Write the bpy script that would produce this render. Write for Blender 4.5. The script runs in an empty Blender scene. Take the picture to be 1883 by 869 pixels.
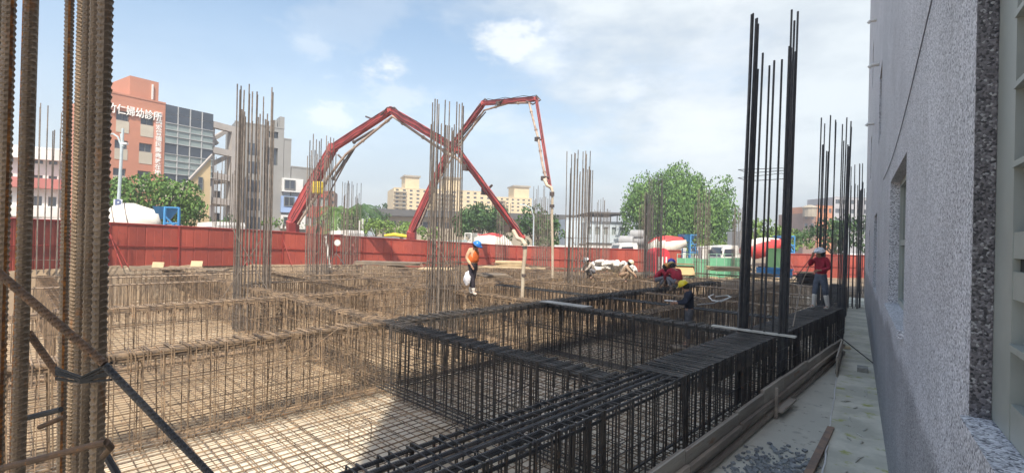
import bpy, math, random
from mathutils import Vector, Matrix
import numpy as np
R = random.Random(7)
sc = bpy.context.scene
rad = math.radians
V = Vector

# ------------------------------------------------------------------ camera
# world: +Y runs along the long foundation beams, z = 0 is the top of the beam cages
HC = 1.8
FPX = 894.0; W0, H0 = 1883.0, 869.0
YAW = rad(43.9)
cam_d = bpy.data.cameras.new('camera'); cam = bpy.data.objects.new('camera', cam_d)
sc.collection.objects.link(cam); sc.camera = cam
cam_d.sensor_width = 36; cam_d.lens = FPX/W0*36; cam_d.clip_start = 0.05; cam_d.clip_end = 4000
cam_d.shift_y = 0.0
PITCH = math.atan(3.5/FPX)
ROLL = rad(1.4)
cam.matrix_world = Matrix.Translation((0,0,HC)) @ Matrix.Rotation(YAW,4,'Z') @ Matrix.Rotation(rad(90)+PITCH,4,'X') @ Matrix.Rotation(ROLL,4,'Z')
CM = cam.matrix_world.to_3x3()
FWD = V((-math.sin(YAW), math.cos(YAW), 0)); RGT = V((math.cos(YAW), math.sin(YAW), 0))

# ------------------------------------------------------------------ world + sun
# sun stands behind the tall wall on the right, slightly behind the camera
SUN_EL = rad(56)
WANG = rad(8.6)                                   # the pebble wall is turned this much from the beams
WD = V((-math.sin(WANG), math.cos(WANG), 0))      # along the wall, away from the camera
WN = V((math.cos(WANG), math.sin(WANG), 0))       # into the building
sun_h = (WN*.616 - WD*.788).normalized()
sun_dir = (sun_h*math.cos(SUN_EL) + V((0,0,1))*math.sin(SUN_EL)).normalized()   # towards the sun
sl = bpy.data.lights.new('sun','SUN'); sl.energy = 4.7; sl.angle = rad(0.6); sl.color = (1.0,0.91,0.77)
so = bpy.data.objects.new('sun', sl); sc.collection.objects.link(so)
so.rotation_euler = (-sun_dir).to_track_quat('-Z','Y').to_euler()
so.location = sun_dir*60
sc.view_settings.view_transform = 'Standard'; sc.view_settings.look = 'None'
sc.view_settings.exposure = 0.55; sc.view_settings.gamma = 1.0

def ray(px, py):
    v = V(((px-W0/2)/FPX, (H0/2-py)/FPX, -1.0))
    return CM @ v
def P(px, py, d):                                  # point seen at a photo pixel, d metres ahead
    v = ray(px,py); return V((0,0,HC)) + v*(d/v.dot(FWD))
def G(px, py, z=0.0):
    v = ray(px,py); return V((0,0,HC)) + v*((z-HC)/v.z)
def B_(px, d, z):                                  # point under a photo column, at depth d and height z
    y = 438+.0245*(px-941)
    v = P(px,y,d); return V((v.x, v.y, z))

w = bpy.data.worlds.new('World'); sc.world = w; w.use_nodes = True
nt = w.node_tree; N = nt.nodes; L = nt.links
N.clear()
def node(t, **k):
    n = N.new(t)
    for a,b in k.items(): setattr(n,a,b)
    return n
out = node('ShaderNodeOutputWorld'); bg = node('ShaderNodeBackground'); bg.inputs['Strength'].default_value = 0.103
sky = node('ShaderNodeTexSky', sky_type='NISHITA', sun_disc=False)
sky.sun_elevation = SUN_EL; sky.sun_rotation = math.atan2(sun_dir.x, sun_dir.y)
sky.air_density = 1.0; sky.dust_density = 2.2; sky.ozone_density = 1.2
tc = node('ShaderNodeTexCoord')
def wmath(op, a, b=None, c=None):
    n = node('ShaderNodeMath', operation=op)
    for i,x in enumerate((a,b,c)):
        if x is None: continue
        if isinstance(x,(int,float)): n.inputs[i].default_value = x
        else: L.new(x, n.inputs[i])
    return n.outputs[0]
def wnoise(scale, detail, rough, zs=1.0):
    m = node('ShaderNodeMapping'); m.inputs['Scale'].default_value = (1,1,zs)
    L.new(tc.outputs['Generated'], m.inputs['Vector'])
    n = node('ShaderNodeTexNoise'); n.inputs['Scale'].default_value = scale; n.inputs['Detail'].default_value = detail; n.inputs['Roughness'].default_value = rough
    L.new(m.outputs[0], n.inputs['Vector']); return n.outputs['Fac']
nz = wnoise(7.0, 9, .62, 2.0); nz2 = wnoise(2.2, 7, .58, 2.6)
def ramp(x, a, b):
    n = node('ShaderNodeMapRange', interpolation_type='SMOOTHSTEP')
    L.new(x, n.inputs['Value']); n.inputs['From Min'].default_value = a; n.inputs['From Max'].default_value = b
    return n.outputs[0]
def skydir(px,py): return ray(px,py).normalized()
def blob(px, py, rx, gain, nz=nz, amt=1.0):        # a cumulus puff of angular size rx around a direction
    d = skydir(px,py)
    n = node('ShaderNodeVectorMath', operation='SUBTRACT'); L.new(tc.outputs['Generated'], n.inputs[0]); n.inputs[1].default_value = d
    m = node('ShaderNodeVectorMath', operation='MULTIPLY'); L.new(n.outputs[0], m.inputs[0]); m.inputs[1].default_value = (1,1,1.5)
    l = node('ShaderNodeVectorMath', operation='LENGTH'); L.new(m.outputs[0], l.inputs[0])
    q = wmath('DIVIDE', l.outputs['Value'], rx)
    q = wmath('SUBTRACT', 1.0, q)
    q = wmath('ADD', q, wmath('MULTIPLY', wmath('SUBTRACT', nz, .5), 3.2*amt))
    return wmath('MULTIPLY', ramp(q, 0.0, 0.9), gain)
puffs = [(712,122,.075,.8),(955,88,.10,.75),(990,108,.09,.6),(720,190,.15,.5),(622,224,.08,.65),(585,92,.05,.4),(1158,172,.06,.45),(650,55,.16,.25),(1250,230,.2,.4),(1350,60,.12,.35)]
acc = None
for p in puffs:
    b_ = blob(*p); acc = b_ if acc is None else wmath('MAXIMUM', acc, b_)
# high veil that thickens towards the right of the view and towards the horizon
dr = skydir(1500,60)
dp = node('ShaderNodeVectorMath', operation='DOT_PRODUCT'); L.new(tc.outputs['Generated'], dp.inputs[0]); dp.inputs[1].default_value = dr
veil = ramp(wmath('ADD', dp.outputs['Value'], wmath('MULTIPLY', wmath('SUBTRACT', nz2, .5), .75)), .70, .98)
veil = wmath('MULTIPLY', veil, .85)
sep = node('ShaderNodeSeparateXYZ'); L.new(tc.outputs['Generated'], sep.inputs[0])
hor = wmath('MULTIPLY', ramp(wmath('SUBTRACT', 0.45, wmath('ABSOLUTE', sep.outputs['Z'])), 0.0, .45), .80)
cm = wmath('MAXIMUM', acc, wmath('MAXIMUM', veil, hor))
cm = wmath('MINIMUM', cm, 1.0)
cc = node('ShaderNodeMix', data_type='RGBA'); 
L.new(ramp(nz2,.40,.60), cc.inputs[0]); cc.inputs[6].default_value = (5.3,5.75,6.1,1); cc.inputs[7].default_value = (7.0,7.4,7.5,1)
cc2 = node('ShaderNodeMix', data_type='RGBA'); L.new(acc, cc2.inputs[0]); L.new(cc.outputs[2], cc2.inputs[6]); cc2.inputs[7].default_value = (8.9,9.0,9.0,1)
mx = node('ShaderNodeMix', data_type='RGBA'); L.new(cm, mx.inputs[0]); 
hs = node('ShaderNodeHueSaturation'); hs.inputs['Saturation'].default_value = .95; hs.inputs['Value'].default_value = 1.66; hs.inputs['Hue'].default_value = .488; L.new(sky.outputs[0], hs.inputs['Color'])
L.new(hs.outputs[0], mx.inputs[6]); L.new(cc2.outputs[2], mx.inputs[7])
L.new(mx.outputs[2], bg.inputs['Color']); L.new(bg.outputs[0], out.inputs[0])

# ------------------------------------------------------------------ materials
MATS = {}
def mat(name, c1, c2=None, rough=.75, scale=3.0, metal=0.0, bump=0.0, bscale=None, c3=None, detail=5, spec=.4, perobj=0.0, stretch=None, thr=(.38,.62), thr3=(.58,.72), coord='Object', trans=0):
    if name in MATS: return MATS[name]
    m = bpy.data.materials.new(name); m.use_nodes = True; MATS[name] = m
    n = m.node_tree.nodes; l = m.node_tree.links; b = n['Principled BSDF']
    b.inputs['Roughness'].default_value = rough; b.inputs['Metallic'].default_value = metal
    b.inputs['Specular IOR Level'].default_value = spec
    if trans: b.inputs['Transmission Weight'].default_value = trans
    col4 = lambda c: (c[0],c[1],c[2],1)
    b.inputs['Base Color'].default_value = col4(c1)
    if coord == 'World':
        g = n.new('ShaderNodeNewGeometry'); vec = g.outputs['Position']
    else:
        g = n.new('ShaderNodeTexCoord'); vec = g.outputs['Object']
    if stretch:
        mp = n.new('ShaderNodeMapping'); mp.inputs['Scale'].default_value = stretch; l.new(vec, mp.inputs['Vector']); vec = mp.outputs[0]
    def noise(s, d=detail, r=.6):
        t = n.new('ShaderNodeTexNoise'); t.inputs['Scale'].default_value = s; t.inputs['Detail'].default_value = d; t.inputs['Roughness'].default_value = r
        l.new(vec, t.inputs['Vector']); return t.outputs['Fac']
    def sm(x,a,b_):
        t = n.new('ShaderNodeMapRange'); t.interpolation_type='SMOOTHSTEP'; l.new(x,t.inputs['Value']); t.inputs['From Min'].default_value=a; t.inputs['From Max'].default_value=b_; return t.outputs[0]
    def mixc(f, a, b_):
        t = n.new('ShaderNodeMix'); t.data_type='RGBA'; l.new(f,t.inputs[0])
        for i,x in ((6,a),(7,b_)):
            if isinstance(x,tuple): t.inputs[i].default_value = col4(x)
            else: l.new(x, t.inputs[i])
        return t.outputs[2]
    cur = None
    if c2: cur = mixc(sm(noise(scale), *thr), c1, c2)
    if c3: cur = mixc(sm(noise(scale*2.7+1.3), *thr3), cur if cur else c1, c3)
    if perobj:
        oi = n.new('ShaderNodeObjectInfo'); h = n.new('ShaderNodeHueSaturation')
        mr = n.new('ShaderNodeMapRange'); l.new(oi.outputs['Random'], mr.inputs['Value']); mr.inputs['To Min'].default_value = 1-perobj; mr.inputs['To Max'].default_value = 1+perobj
        l.new(mr.outputs[0], h.inputs['Value'])
        if cur: l.new(cur, h.inputs['Color'])
        else: h.inputs['Color'].default_value = col4(c1)
        cur = h.outputs[0]
    if cur: l.new(cur, b.inputs['Base Color'])
    if bump:
        bn = n.new('ShaderNodeBump'); bn.inputs['Strength'].default_value = min(1,bump); bn.inputs['Distance'].default_value = .02*max(1,bump)
        l.new(noise(bscale or scale*6, 4), bn.inputs['Height']); l.new(bn.outputs[0], b.inputs['Normal'])
    return m
STEEL = mat('rusty_rebar', (.13,.10,.076), (.33,.235,.15), .62, 6, .15, c3=(.26,.105,.035), perobj=.38, coord='World', thr=(.35,.65), thr3=(.60,.74), bump=.3, bscale=60)
DARKS = mat('shade_dark_rebar', (.062,.062,.066), (.10,.095,.09), .55, 6, .25, c3=(.13,.06,.03), perobj=.4, coord='World', thr3=(.66,.78), bump=.3, bscale=60)  # dark version of the rusty steel, shade beside the building put into its colour
NEARS = mat('near_rebar', (.20,.145,.095), (.30,.22,.145), .42, 9, .3, c3=(.30,.15,.065), coord='World', stretch=(1,1,.35), thr3=(.57,.70), bump=.25, bscale=220)
SEAM = mat('rust_seam', (.42,.17,.04), (.16,.08,.04), .8, 30, 0, coord='World')
CONC = mat('concrete', (.42,.41,.38), (.33,.32,.30), .9, 1.2, bump=.3, bscale=25, c3=(.26,.25,.23), coord='World')
TIMB = mat('timber', (.36,.27,.17), (.25,.18,.11), .85, 3, stretch=(1,1,6), perobj=.2, bump=.3)
REDF = mat('red_sheet', (.35,.072,.048), (.29,.060,.044), .5, .8, c3=(.22,.06,.05), perobj=.17, coord='World')
WHITEP = mat('white_paint', (.78,.77,.74), (.66,.64,.60), .5, 1.5)
GLASS = mat('dark_glass', (.05,.06,.07), (.10,.12,.14), .12, .6, spec=.8)
BLACK = mat('black_rubber', (.03,.03,.03), rough=.7)

# ------------------------------------------------------------------ mesh builder
class MB:
    def __init__(s): s.v=[]; s.f=[]; s.m=[]; s.cur=0
    def face(s, *ix): s.f.append(ix); s.m.append(s.cur)
    def pts(s, ps):
        b=len(s.v); s.v += [tuple(p) for p in ps]; return b
    def quad(s, a,b,c,d):
        k=s.pts((a,b,c,d)); s.face(k,k+1,k+2,k+3); return s
    def poly(s, ps):
        k=s.pts(ps); s.face(*range(k,k+len(ps))); return s
    def box(s, c, size, ax=None):
        c=V(c); X,Y,Z = ax or (V((1,0,0)),V((0,1,0)),V((0,0,1)))
        hx,hy,hz = size[0]/2,size[1]/2,size[2]/2
        k=s.pts([c+X*i*hx+Y*j*hy+Z*l_*hz for l_ in(-1,1) for j in(-1,1) for i in(-1,1)])
        for q in((0,2,3,1),(4,5,7,6),(0,1,5,4),(2,6,7,3),(0,4,6,2),(1,3,7,5)): s.face(*[k+i for i in q])
        return s
    def hexa(s, b4, t4):                       # bottom ring, top ring
        k=s.pts(list(b4)+list(t4)); n=len(b4)
        s.face(*[k+i for i in reversed(range(n))]); s.face(*[k+n+i for i in range(n)])
        for i in range(n): j=(i+1)%n; s.face(k+i,k+j,k+n+j,k+n+i)
        return s
    def tube(s, ps, r, n=6, caps=True, closed=False):
        ps=[V(p) for p in ps]; m=len(ps); rs = r if isinstance(r,(list,tuple)) else [r]*m
        rings=[]; up=None
        for i,p in enumerate(ps):
            if closed: t=(ps[(i+1)%m]-ps[i-1])
            elif i==0: t=ps[1]-p
            elif i==m-1: t=p-ps[-2]
            else: t=(ps[i+1]-p).normalized()+(p-ps[i-1]).normalized()
            t = t.normalized() if t.length>1e-9 else V((0,0,1))
            if up is None:
                up = V((0,0,1)) if abs(t.z)<.9 else V((1,0,0))
            a=t.cross(up); 
            if a.length<1e-4: a=t.cross(V((0,1,0)))
            a.normalize(); b=a.cross(t).normalized(); up=b
            k=s.pts([p+(a*math.cos(2*math.pi*j/n+.5)+b*math.sin(2*math.pi*j/n+.5))*rs[i] for j in range(n)])
            rings.append(k)
        for i in range(m if closed else m-1):
            k0,k1=rings[i],rings[(i+1)%m]
            for j in range(n): q=(j+1)%n; s.face(k0+j,k0+q,k1+q,k1+j)
        if caps and not closed:
            s.face(*[rings[0]+j for j in reversed(range(n))]); s.face(*[rings[-1]+j for j in range(n)])
        return s
    def lathe(s, base, axis, prof, n=16, up=None):      # prof: (distance along axis, radius)
        axis=V(axis).normalized(); a=axis.cross(up or V((0,0,1)))
        if a.length<1e-3: a=axis.cross(V((1,0,0)))
        a.normalize(); b=a.cross(axis); base=V(base)
        ks=[s.pts([base+axis*h+(a*math.cos(2*math.pi*j/n)+b*math.sin(2*math.pi*j/n))*max(r,1e-4) for j in range(n)]) for h,r in prof]
        for i in range(len(ks)-1):
            for j in range(n): q=(j+1)%n; s.face(ks[i]+j,ks[i]+q,ks[i+1]+q,ks[i+1]+j)
        s.face(*[ks[0]+j for j in reversed(range(n))]); s.face(*[ks[-1]+j for j in range(n)])
        return s
    def ico(s, c, rx, ry=None, rz=None, n=7, m=10, jit=0):
        c=V(c); ry=ry or rx; rz=rz or rx; k=[]
        for i in range(n+1):
            th=math.pi*i/n
            k.append(s.pts([c+V((rx*math.sin(th)*math.cos(2*math.pi*j/m),ry*math.sin(th)*math.sin(2*math.pi*j/m),rz*math.cos(th)))*(1+R.uniform(-jit,jit)) for j in range(m)]))
        for i in range(n):
            for j in range(m): q=(j+1)%m; s.face(k[i]+j,k[i+1]+j,k[i+1]+q,k[i]+q)
        return s
    def mesh(s, name, mats, smooth=False, xf=None):
        me=bpy.data.meshes.new(name)
        v=s.v if xf is None else [tuple(xf@V(p)) for p in s.v]
        me.from_pydata(v,[],s.f)
        if not isinstance(mats,(list,tuple)): mats=[mats]
        for m in mats: me.materials.append(m)
        if len(mats)>1: me.polygons.foreach_set('material_index', s.m)
        if smooth: me.polygons.foreach_set('use_smooth',[True]*len(me.polygons))
        me.update(); return me
    def build(s, name, mats, parent=None, smooth=False, local=False):
        xf = None
        if parent is not None and not local: xf = world_of(parent).inverted()
        me = s.mesh(name, mats, smooth, xf)
        return link(name, me, parent)
def world_of(o):
    m=Matrix.LocRotScale(o.location,o.rotation_euler,o.scale)
    return world_of(o.parent)@m if o.parent else m
def link(name, me, parent=None, loc=None, rot=None):
    o=bpy.data.objects.new(name,me); sc.collection.objects.link(o)
    if parent is not None: o.parent=parent
    if loc is not None: o.location=loc
    if rot is not None: o.rotation_euler=rot
    return o
def tag(o, label, cat, group=None, kind=None):
    o['label']=label; o['category']=cat
    if group: o['group']=group
    if kind: o['kind']=kind
    return o
def thing(name, label, cat, loc=(0,0,0), rz=0, group=None):
    o=bpy.data.objects.new(name,None); sc.collection.objects.link(o); o.empty_display_size=.2
    o.location=loc; o.rotation_euler=(0,0,rz); return tag(o,label,cat,group)
def struct(o): o['kind']='structure'; return o
def stuff(o): o['kind']='stuff'; return o

# ------------------------------------------------------------------ big layout
PITZ = -1.55; SLAB = -1.06
def Wp(t, p, z): v = WD*t + WN*p; return V((v.x,v.y,z))   # wall frame: along, into building, height
PW = .38                                                   # the wall face
# fence line in plan: (photo x, depth, base z)
FL = [(-180,15.5,.1),(200,22,.05),(520,29.5,-.15),(648,33,-.35),(950,41,-.85),(1060,41.5,-.9),(1252,42,-.9)]
FR = [(1452,42,-.95),(1640,42,-.95)]
FP = [B_(*a) for a in FL]; FPr = [B_(*a) for a in FR]
def fz(p):                                                  # ground height away from the pit
    q = V((p[0],p[1],0)); r = q.dot(RGT); f = q.dot(FWD)
    return -.9 + 1.0*max(0,min(1,(4-r)/22.0))
# pit outline: follows the fence a few metres inside
def inset(px,d,k): return B_(px,d-k,0)
pit = [Wp(-8,1.6,0)]+[Wp(29,1.6,0), B_(1500,33,0), B_(1240,31,0), B_(1000,37.5,0), B_(800,36,0), B_(640,31.5,0), B_(420,26.3,0), B_(200,21,0), B_(-100,15.6,0), V((-26,-6,0))]
pitxy=[(p.x,p.y) for p in pit]
def inpoly(x,y,poly):
    c=False; n=len(poly); j=n-1
    for i in range(n):
        xi,yi=poly[i]; xj,yj=poly[j]
        if (yi>y)!=(yj>y) and x<(xj-xi)*(y-yi)/(yj-yi)+xi: c=not c
        j=i
    return c
xs=list(np.arange(-60,30.1,1.0)); ys=list(np.arange(-14,70.1,1.0))
xs=[-3000,-900,-300,-140,-90]+xs+[45,80,150,400,1200,3000]; ys=[-3000,-600,-120,-50,-25]+ys+[85,110,160,300,800,3000]
b=MB(); idx={}
for i,x in enumerate(xs):
    for j,y in enumerate(ys):
        z = PITZ-.02 if (inpoly(x,y,pitxy)) else fz((x,y)) + (R.uniform(-.05,.05) if abs(x)<60 and y<60 and y>-10 else 0)
        idx[i,j]=len(b.v); b.v.append((x,y,z))
for i in range(len(xs)-1):
    for j in range(len(ys)-1): b.face(idx[i,j],idx[i+1,j],idx[i+1,j+1],idx[i,j+1])
GRND = mat('sandy_ground',(.27,.20,.13),(.18,.14,.10),.95,.45,bump=.6,bscale=6,c3=(.40,.33,.24),coord='World')
struct(b.build('ground', GRND))
# lean concrete floor of the pit
FLOORM = mat('pit_floor_concrete',(.68,.61,.49),(.55,.47,.35),.85,.5,bump=.2,bscale=14,c3=(.36,.30,.22),coord='World',thr3=(.62,.8))
b=MB(); b.poly([(p.x+ (0.02 if i<2 else 0),p.y,PITZ) for i,p in enumerate(pit)])
struct(b.build('pit_floor', FLOORM))

MUD=mat('muddy_brown_floor',(.40,.31,.205),(.30,.23,.15),.9,.6,bump=.3,bscale=10,c3=(.52,.44,.32),coord='World')
b=MB(); b.poly([(p.x,p.y,PITZ+.004) for p in (V((-9.4,6.0,0)),V((-9.2,28,0)),V((-20,27,0)),V((-26,12,0)),V((-24,2,0)),V((-22.5,-3.5,0)),V((-9.6,-4.5,0)))])
struct(b.build('muddy_pit_floor',MUD))
# ------------------------------------------------------------------ the pebble-dash building on the right
def pebble_mat(name, base, dark, s, foot_band=False, lo=.55, hi=.86):
    m=bpy.data.materials.new(name); m.use_nodes=True; n=m.node_tree.nodes; l=m.node_tree.links; b=n['Principled BSDF']
    g=n.new('ShaderNodeNewGeometry')
    vo=n.new('ShaderNodeTexVoronoi'); vo.inputs['Scale'].default_value=s; l.new(g.outputs['Position'],vo.inputs['Vector'])
    sp=n.new('ShaderNodeSeparateColor'); l.new(vo.outputs['Color'],sp.inputs[0])
    cr=n.new('ShaderNodeValToRGB'); e=cr.color_ramp.elements
    e[0].position=0; e[0].color=(*dark,1); e[1].position=1; e[1].color=(hi,hi,hi,1)
    x=e.new(.22); x.color=(*[c*lo for c in base],1); x=e.new(.55); x.color=(*base,1); x=e.new(.86); x.color=(*[min(.85,c*1.25) for c in base],1)
    l.new(sp.outputs[0],cr.inputs[0])
    big=n.new('ShaderNodeTexNoise'); big.inputs['Scale'].default_value=1.1; big.inputs['Detail'].default_value=6; l.new(g.outputs['Position'],big.inputs['Vector'])
    mr=n.new('ShaderNodeMapRange'); l.new(big.outputs[0],mr.inputs[0]); mr.inputs['From Min'].default_value=.3; mr.inputs['From Max'].default_value=.7; mr.inputs['To Min'].default_value=.86; mr.inputs['To Max'].default_value=1.08
    mp=n.new('ShaderNodeMapping'); mp.inputs['Scale'].default_value=(2.6,2.6,.16); l.new(g.outputs['Position'],mp.inputs['Vector'])
    dn=n.new('ShaderNodeTexNoise'); dn.inputs['Scale'].default_value=2.2; dn.inputs['Detail'].default_value=5; l.new(mp.outputs[0],dn.inputs['Vector'])
    d2=n.new('ShaderNodeMapRange'); d2.interpolation_type='SMOOTHSTEP'; l.new(dn.outputs[0],d2.inputs[0]); d2.inputs['From Min'].default_value=.5; d2.inputs['From Max'].default_value=.68; d2.inputs['To Min'].default_value=1.0; d2.inputs['To Max'].default_value=.90
    mm=n.new('ShaderNodeMath'); mm.operation='MULTIPLY'; l.new(mr.outputs[0],mm.inputs[0]); l.new(d2.outputs[0],mm.inputs[1])
    h=n.new('ShaderNodeHueSaturation'); l.new(mm.outputs[0],h.inputs['Value']); l.new(cr.outputs[0],h.inputs['Color'])
    cur=h.outputs[0]
    if foot_band:     # a darker band along the foot of the wall, with its own ragged edge
        se=n.new('ShaderNodeSeparateXYZ'); l.new(g.outputs['Position'],se.inputs[0])
        wn=n.new('ShaderNodeTexNoise'); wn.inputs['Scale'].default_value=.8; wn.inputs['Detail'].default_value=5; l.new(g.outputs['Position'],wn.inputs['Vector'])
        a=n.new('ShaderNodeMath'); a.operation='MULTIPLY_ADD'; l.new(wn.outputs[0],a.inputs[0]); a.inputs[1].default_value=-.7; l.new(se.outputs['Z'],a.inputs[2])
        r2=n.new('ShaderNodeMapRange'); r2.interpolation_type='SMOOTHSTEP'; l.new(a.outputs[0],r2.inputs[0]); r2.inputs['From Min'].default_value=.22; r2.inputs['From Max'].default_value=.42; r2.inputs['To Min'].default_value=.60; r2.inputs['To Max'].default_value=1
        h2=n.new('ShaderNodeHueSaturation'); l.new(r2.outputs[0],h2.inputs['Value']); l.new(cur,h2.inputs['Color']); cur=h2.outputs[0]
    l.new(cur,b.inputs['Base Color']); b.inputs['Roughness'].default_value=.6
    bn=n.new('ShaderNodeBump'); bn.inputs['Strength'].default_value=.8; bn.inputs['Distance'].default_value=.004; bn.invert=True
    l.new(vo.outputs['Distance'],bn.inputs['Height']); l.new(bn.outputs[0],b.inputs['Normal']); return m
PEB=pebble_mat('pebble_dash',(.62,.61,.64),(.09,.09,.11),105,True,.60)
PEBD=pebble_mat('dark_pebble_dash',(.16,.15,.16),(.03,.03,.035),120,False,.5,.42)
ALU=mat('grey_green_aluminium',(.38,.40,.36),(.32,.34,.31),.45,2,.1)
def wall_tz(px,py,p=PW):
    v=ray(px,py); s=p/v.dot(WN); q=V((0,0,HC))+v*s; return q.dot(WD), q.z
class Face:
    """a vertical facade: origin, direction u, outward normal n; gives boxes in (u, z, out) terms"""
    def __init__(s,o,u,n): s.o=V((o[0],o[1],0)); s.u=V(u).normalized(); s.n=V(n).normalized()
    def p(s,u,z,out=0): v=s.o+s.u*u+s.n*out; return V((v.x,v.y,z))
    def tz(s,px,py):
        v=ray(px,py); c=V((0,0,HC)); k=(s.o-c).dot(s.n)/v.dot(s.n); q=c+v*k; return (q-s.o).dot(s.u), q.z
    def box(s,b,u0,u1,z0,z1,o0,o1): return b.box(s.p((u0+u1)/2,(z0+z1)/2,(o0+o1)/2),(abs(u1-u0),abs(o1-o0),abs(z1-z0)),(s.u,s.n,V((0,0,1))))
    def wall(s,b,u0,u1,z0,z1,ops,dep):
        us=sorted({u0,u1,*[o[0] for o in ops],*[o[1] for o in ops]}); zs=sorted({z0,z1,*[o[2] for o in ops],*[o[3] for o in ops]})
        us=[u for u in us if u0<=u<=u1]; zs=[z for z in zs if z0<=z<=z1]
        for i in range(len(us)-1):
            for j in range(len(zs)-1):
                cu,cz=(us[i]+us[i+1])/2,(zs[j]+zs[j+1])/2
                if any(o[0]<cu<o[1] and o[2]<cz<o[3] for o in ops): continue
                b.quad(s.p(us[i],zs[j]),s.p(us[i+1],zs[j]),s.p(us[i+1],zs[j+1]),s.p(us[i],zs[j+1]))
        for a,c,d,e in [o[:4] for o in ops]:
            d=max(d,z0)
            for q in(((a,d),(a,e)),((c,e),(c,d)),((c,d),(a,d)),((a,e),(c,e))):
                (x0,y0),(x1,y1)=q; b.quad(s.p(x0,y0),s.p(x1,y1),s.p(x1,y1,-dep),s.p(x0,y0,-dep))
def window(f,par,u0,u1,z0,z1,dep,fm,gm,nv=1,nh=0,fw=.06,pane='pane'):
    b=MB(); o0,o1=-dep,-dep+.05
    f.box(b,u0,u0+fw,z0,z1,o0,o1); f.box(b,u1-fw,u1,z0,z1,o0,o1); f.box(b,u0+fw,u1-fw,z0,z0+fw,o0,o1); f.box(b,u0+fw,u1-fw,z1-fw,z1,o0,o1)
    for i in range(nv): c=u0+(u1-u0)*(i+1)/(nv+1); f.box(b,c-fw/2,c+fw/2,z0+fw,z1-fw,o0,o1-.004)
    for i in range(nh): c=z0+(z1-z0)*(i+1)/(nh+1); f.box(b,u0+fw,u1-fw,c-fw/2,c+fw/2,o0,o1-.008)
    w_=b.build('window',fm,par)
    g=MB(); f.box(g,u0+fw*.5,u1-fw*.5,z0+fw*.5,z1-fw*.5,o0-.03,o0+.015); g.build(pane,gm,w_); return w_

bw=thing('tall_building','tall grey pebble dash building close on the right with louvred window','building',Wp(8,4,SLAB))
wf=Face(Wp(0,PW,0),WD,-WN)
T1=wall_tz(1784,600)[0]; TW0=T1-2.6
zt=lambda px,y,p=PW: wall_tz(px,y,p)[1]
wu0,wu1=wall_tz(1665,400)[0],wall_tz(1636,400)[0]
WZ=[1.02,2.72]
tu0,tu1=wall_tz(1613,400)[0],wall_tz(1608.5,400)[0]
HB=18.5
zs_=zt(1790,778)
ops=[(TW0,T1,zs_,4.2),(wu0,wu1,WZ[0],WZ[1]),(tu0,tu0+2.2,.75,2.6),(tu0+7,tu0+8.2,.9,2.4)]
for k in range(1,5):
    zz=3.3*k
    ops+= [(wu0,wu1,WZ[0]+zz,WZ[1]+zz)] if k>1 else []
    ops+= [(tu0-1.2,tu0+.2,.85+zz,2.4+zz),(tu0+7,tu0+8.2,.9+zz,2.4+zz)]
b=MB(); wf.wall(b,-3.5,30.5,SLAB-.6,HB,ops,.22)
b.quad(wf.p(30.5,SLAB-.6),wf.p(30.5,SLAB-.6,-9),wf.p(30.5,HB,-9),wf.p(30.5,HB))
b.quad(wf.p(-3.5,SLAB-.6,-9),wf.p(-3.5,SLAB-.6),wf.p(-3.5,HB),wf.p(-3.5,HB,-9))
b.quad(wf.p(-3.5,SLAB-.6,-9),wf.p(-3.5,HB,-9),wf.p(30.5,HB,-9),wf.p(30.5,SLAB-.6,-9))
b.quad(wf.p(-3.5,HB),wf.p(30.5,HB),wf.p(30.5,HB,-9),wf.p(-3.5,HB,-9))
b.build('wall',PEB,bw)
# dark pebble reveal and projecting sill of the near window
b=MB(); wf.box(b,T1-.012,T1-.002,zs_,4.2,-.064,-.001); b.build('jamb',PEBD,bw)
b=MB(); wf.box(b,TW0-.02,T1-.02,zs_-.11,zs_+.004,-.09,.03); b.build('sill',PEB,bw)
# the near window: frame, louvre bars, glass
wp_=PW+.064; wf2=Face(Wp(0,wp_,0),WD,-WN)
near=MB(); NW=bpy.data.objects
t_of=lambda px: wf2.tz(px,455)[0]
f0,f1=t_of(1840),t_of(1862)       # first stile
f0=T1-.02
zr=lambda y,px=1850: wf2.tz(px,y)[1]
b=MB(); 
wf2.box(b,f1,f0,zs_+.01,4.2,-.05,0); wf2.box(b,TW0,TW0+.1,zs_+.01,4.2,-.05,0)
wf2.box(b,TW0+.1,f1,zr(474),zr(428),-.05,-.003)      # rail of the upper sash
wf2.box(b,TW0+.1,f1,zr(546),zr(497),-.05,-.003)
wf2.box(b,TW0+.1,f1,zs_+.01,zr(735),-.05,-.003)
nw=b.build('window',ALU,bw)
for y,h in ((640,.022),(305,.02),(165,.02),(40,.02),(-90,.02),(-220,.02)):
    z=zr(y,1862); b=MB(); wf2.box(b,TW0+.1,f1+.002,z-h*.5,z+h*.5,-.045,.004+.002); b.build('grille_bar',ALU,nw)
LAV=mat('frosted_lavender_glass',(.17,.19,.26),(.13,.145,.20),.25,1.5)
b=MB(); wf2.box(b,TW0+.02,f0-.01,zs_+.02,4.18,-.075,-.055); b.build('pane',LAV,nw)
b=MB(); wf2.box(b,TW0+.1,f1-.002,zr(497),zr(474),-.05,-.02); b.build('track',BLACK,nw)
GLS=mat('green_grey_glass',(.10,.12,.11),(.15,.17,.15),.15,1,spec=.7)
DALU=mat('dark_aluminium',(.20,.21,.20),(.15,.16,.15),.5,2)
for o in ops[1:]:
    window(wf,bw,o[0]+.01,o[1]-.01,o[2]+.01,o[3]-.01,.16,ALU if o[2]<3 else DALU,GLS,1,1,.07)
b=MB(); wf.box(b,wu0-.05,wu1+.05,WZ[0]-.08,WZ[0]-.002,-.1,.05); b.build('sill',PEB,bw)
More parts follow.
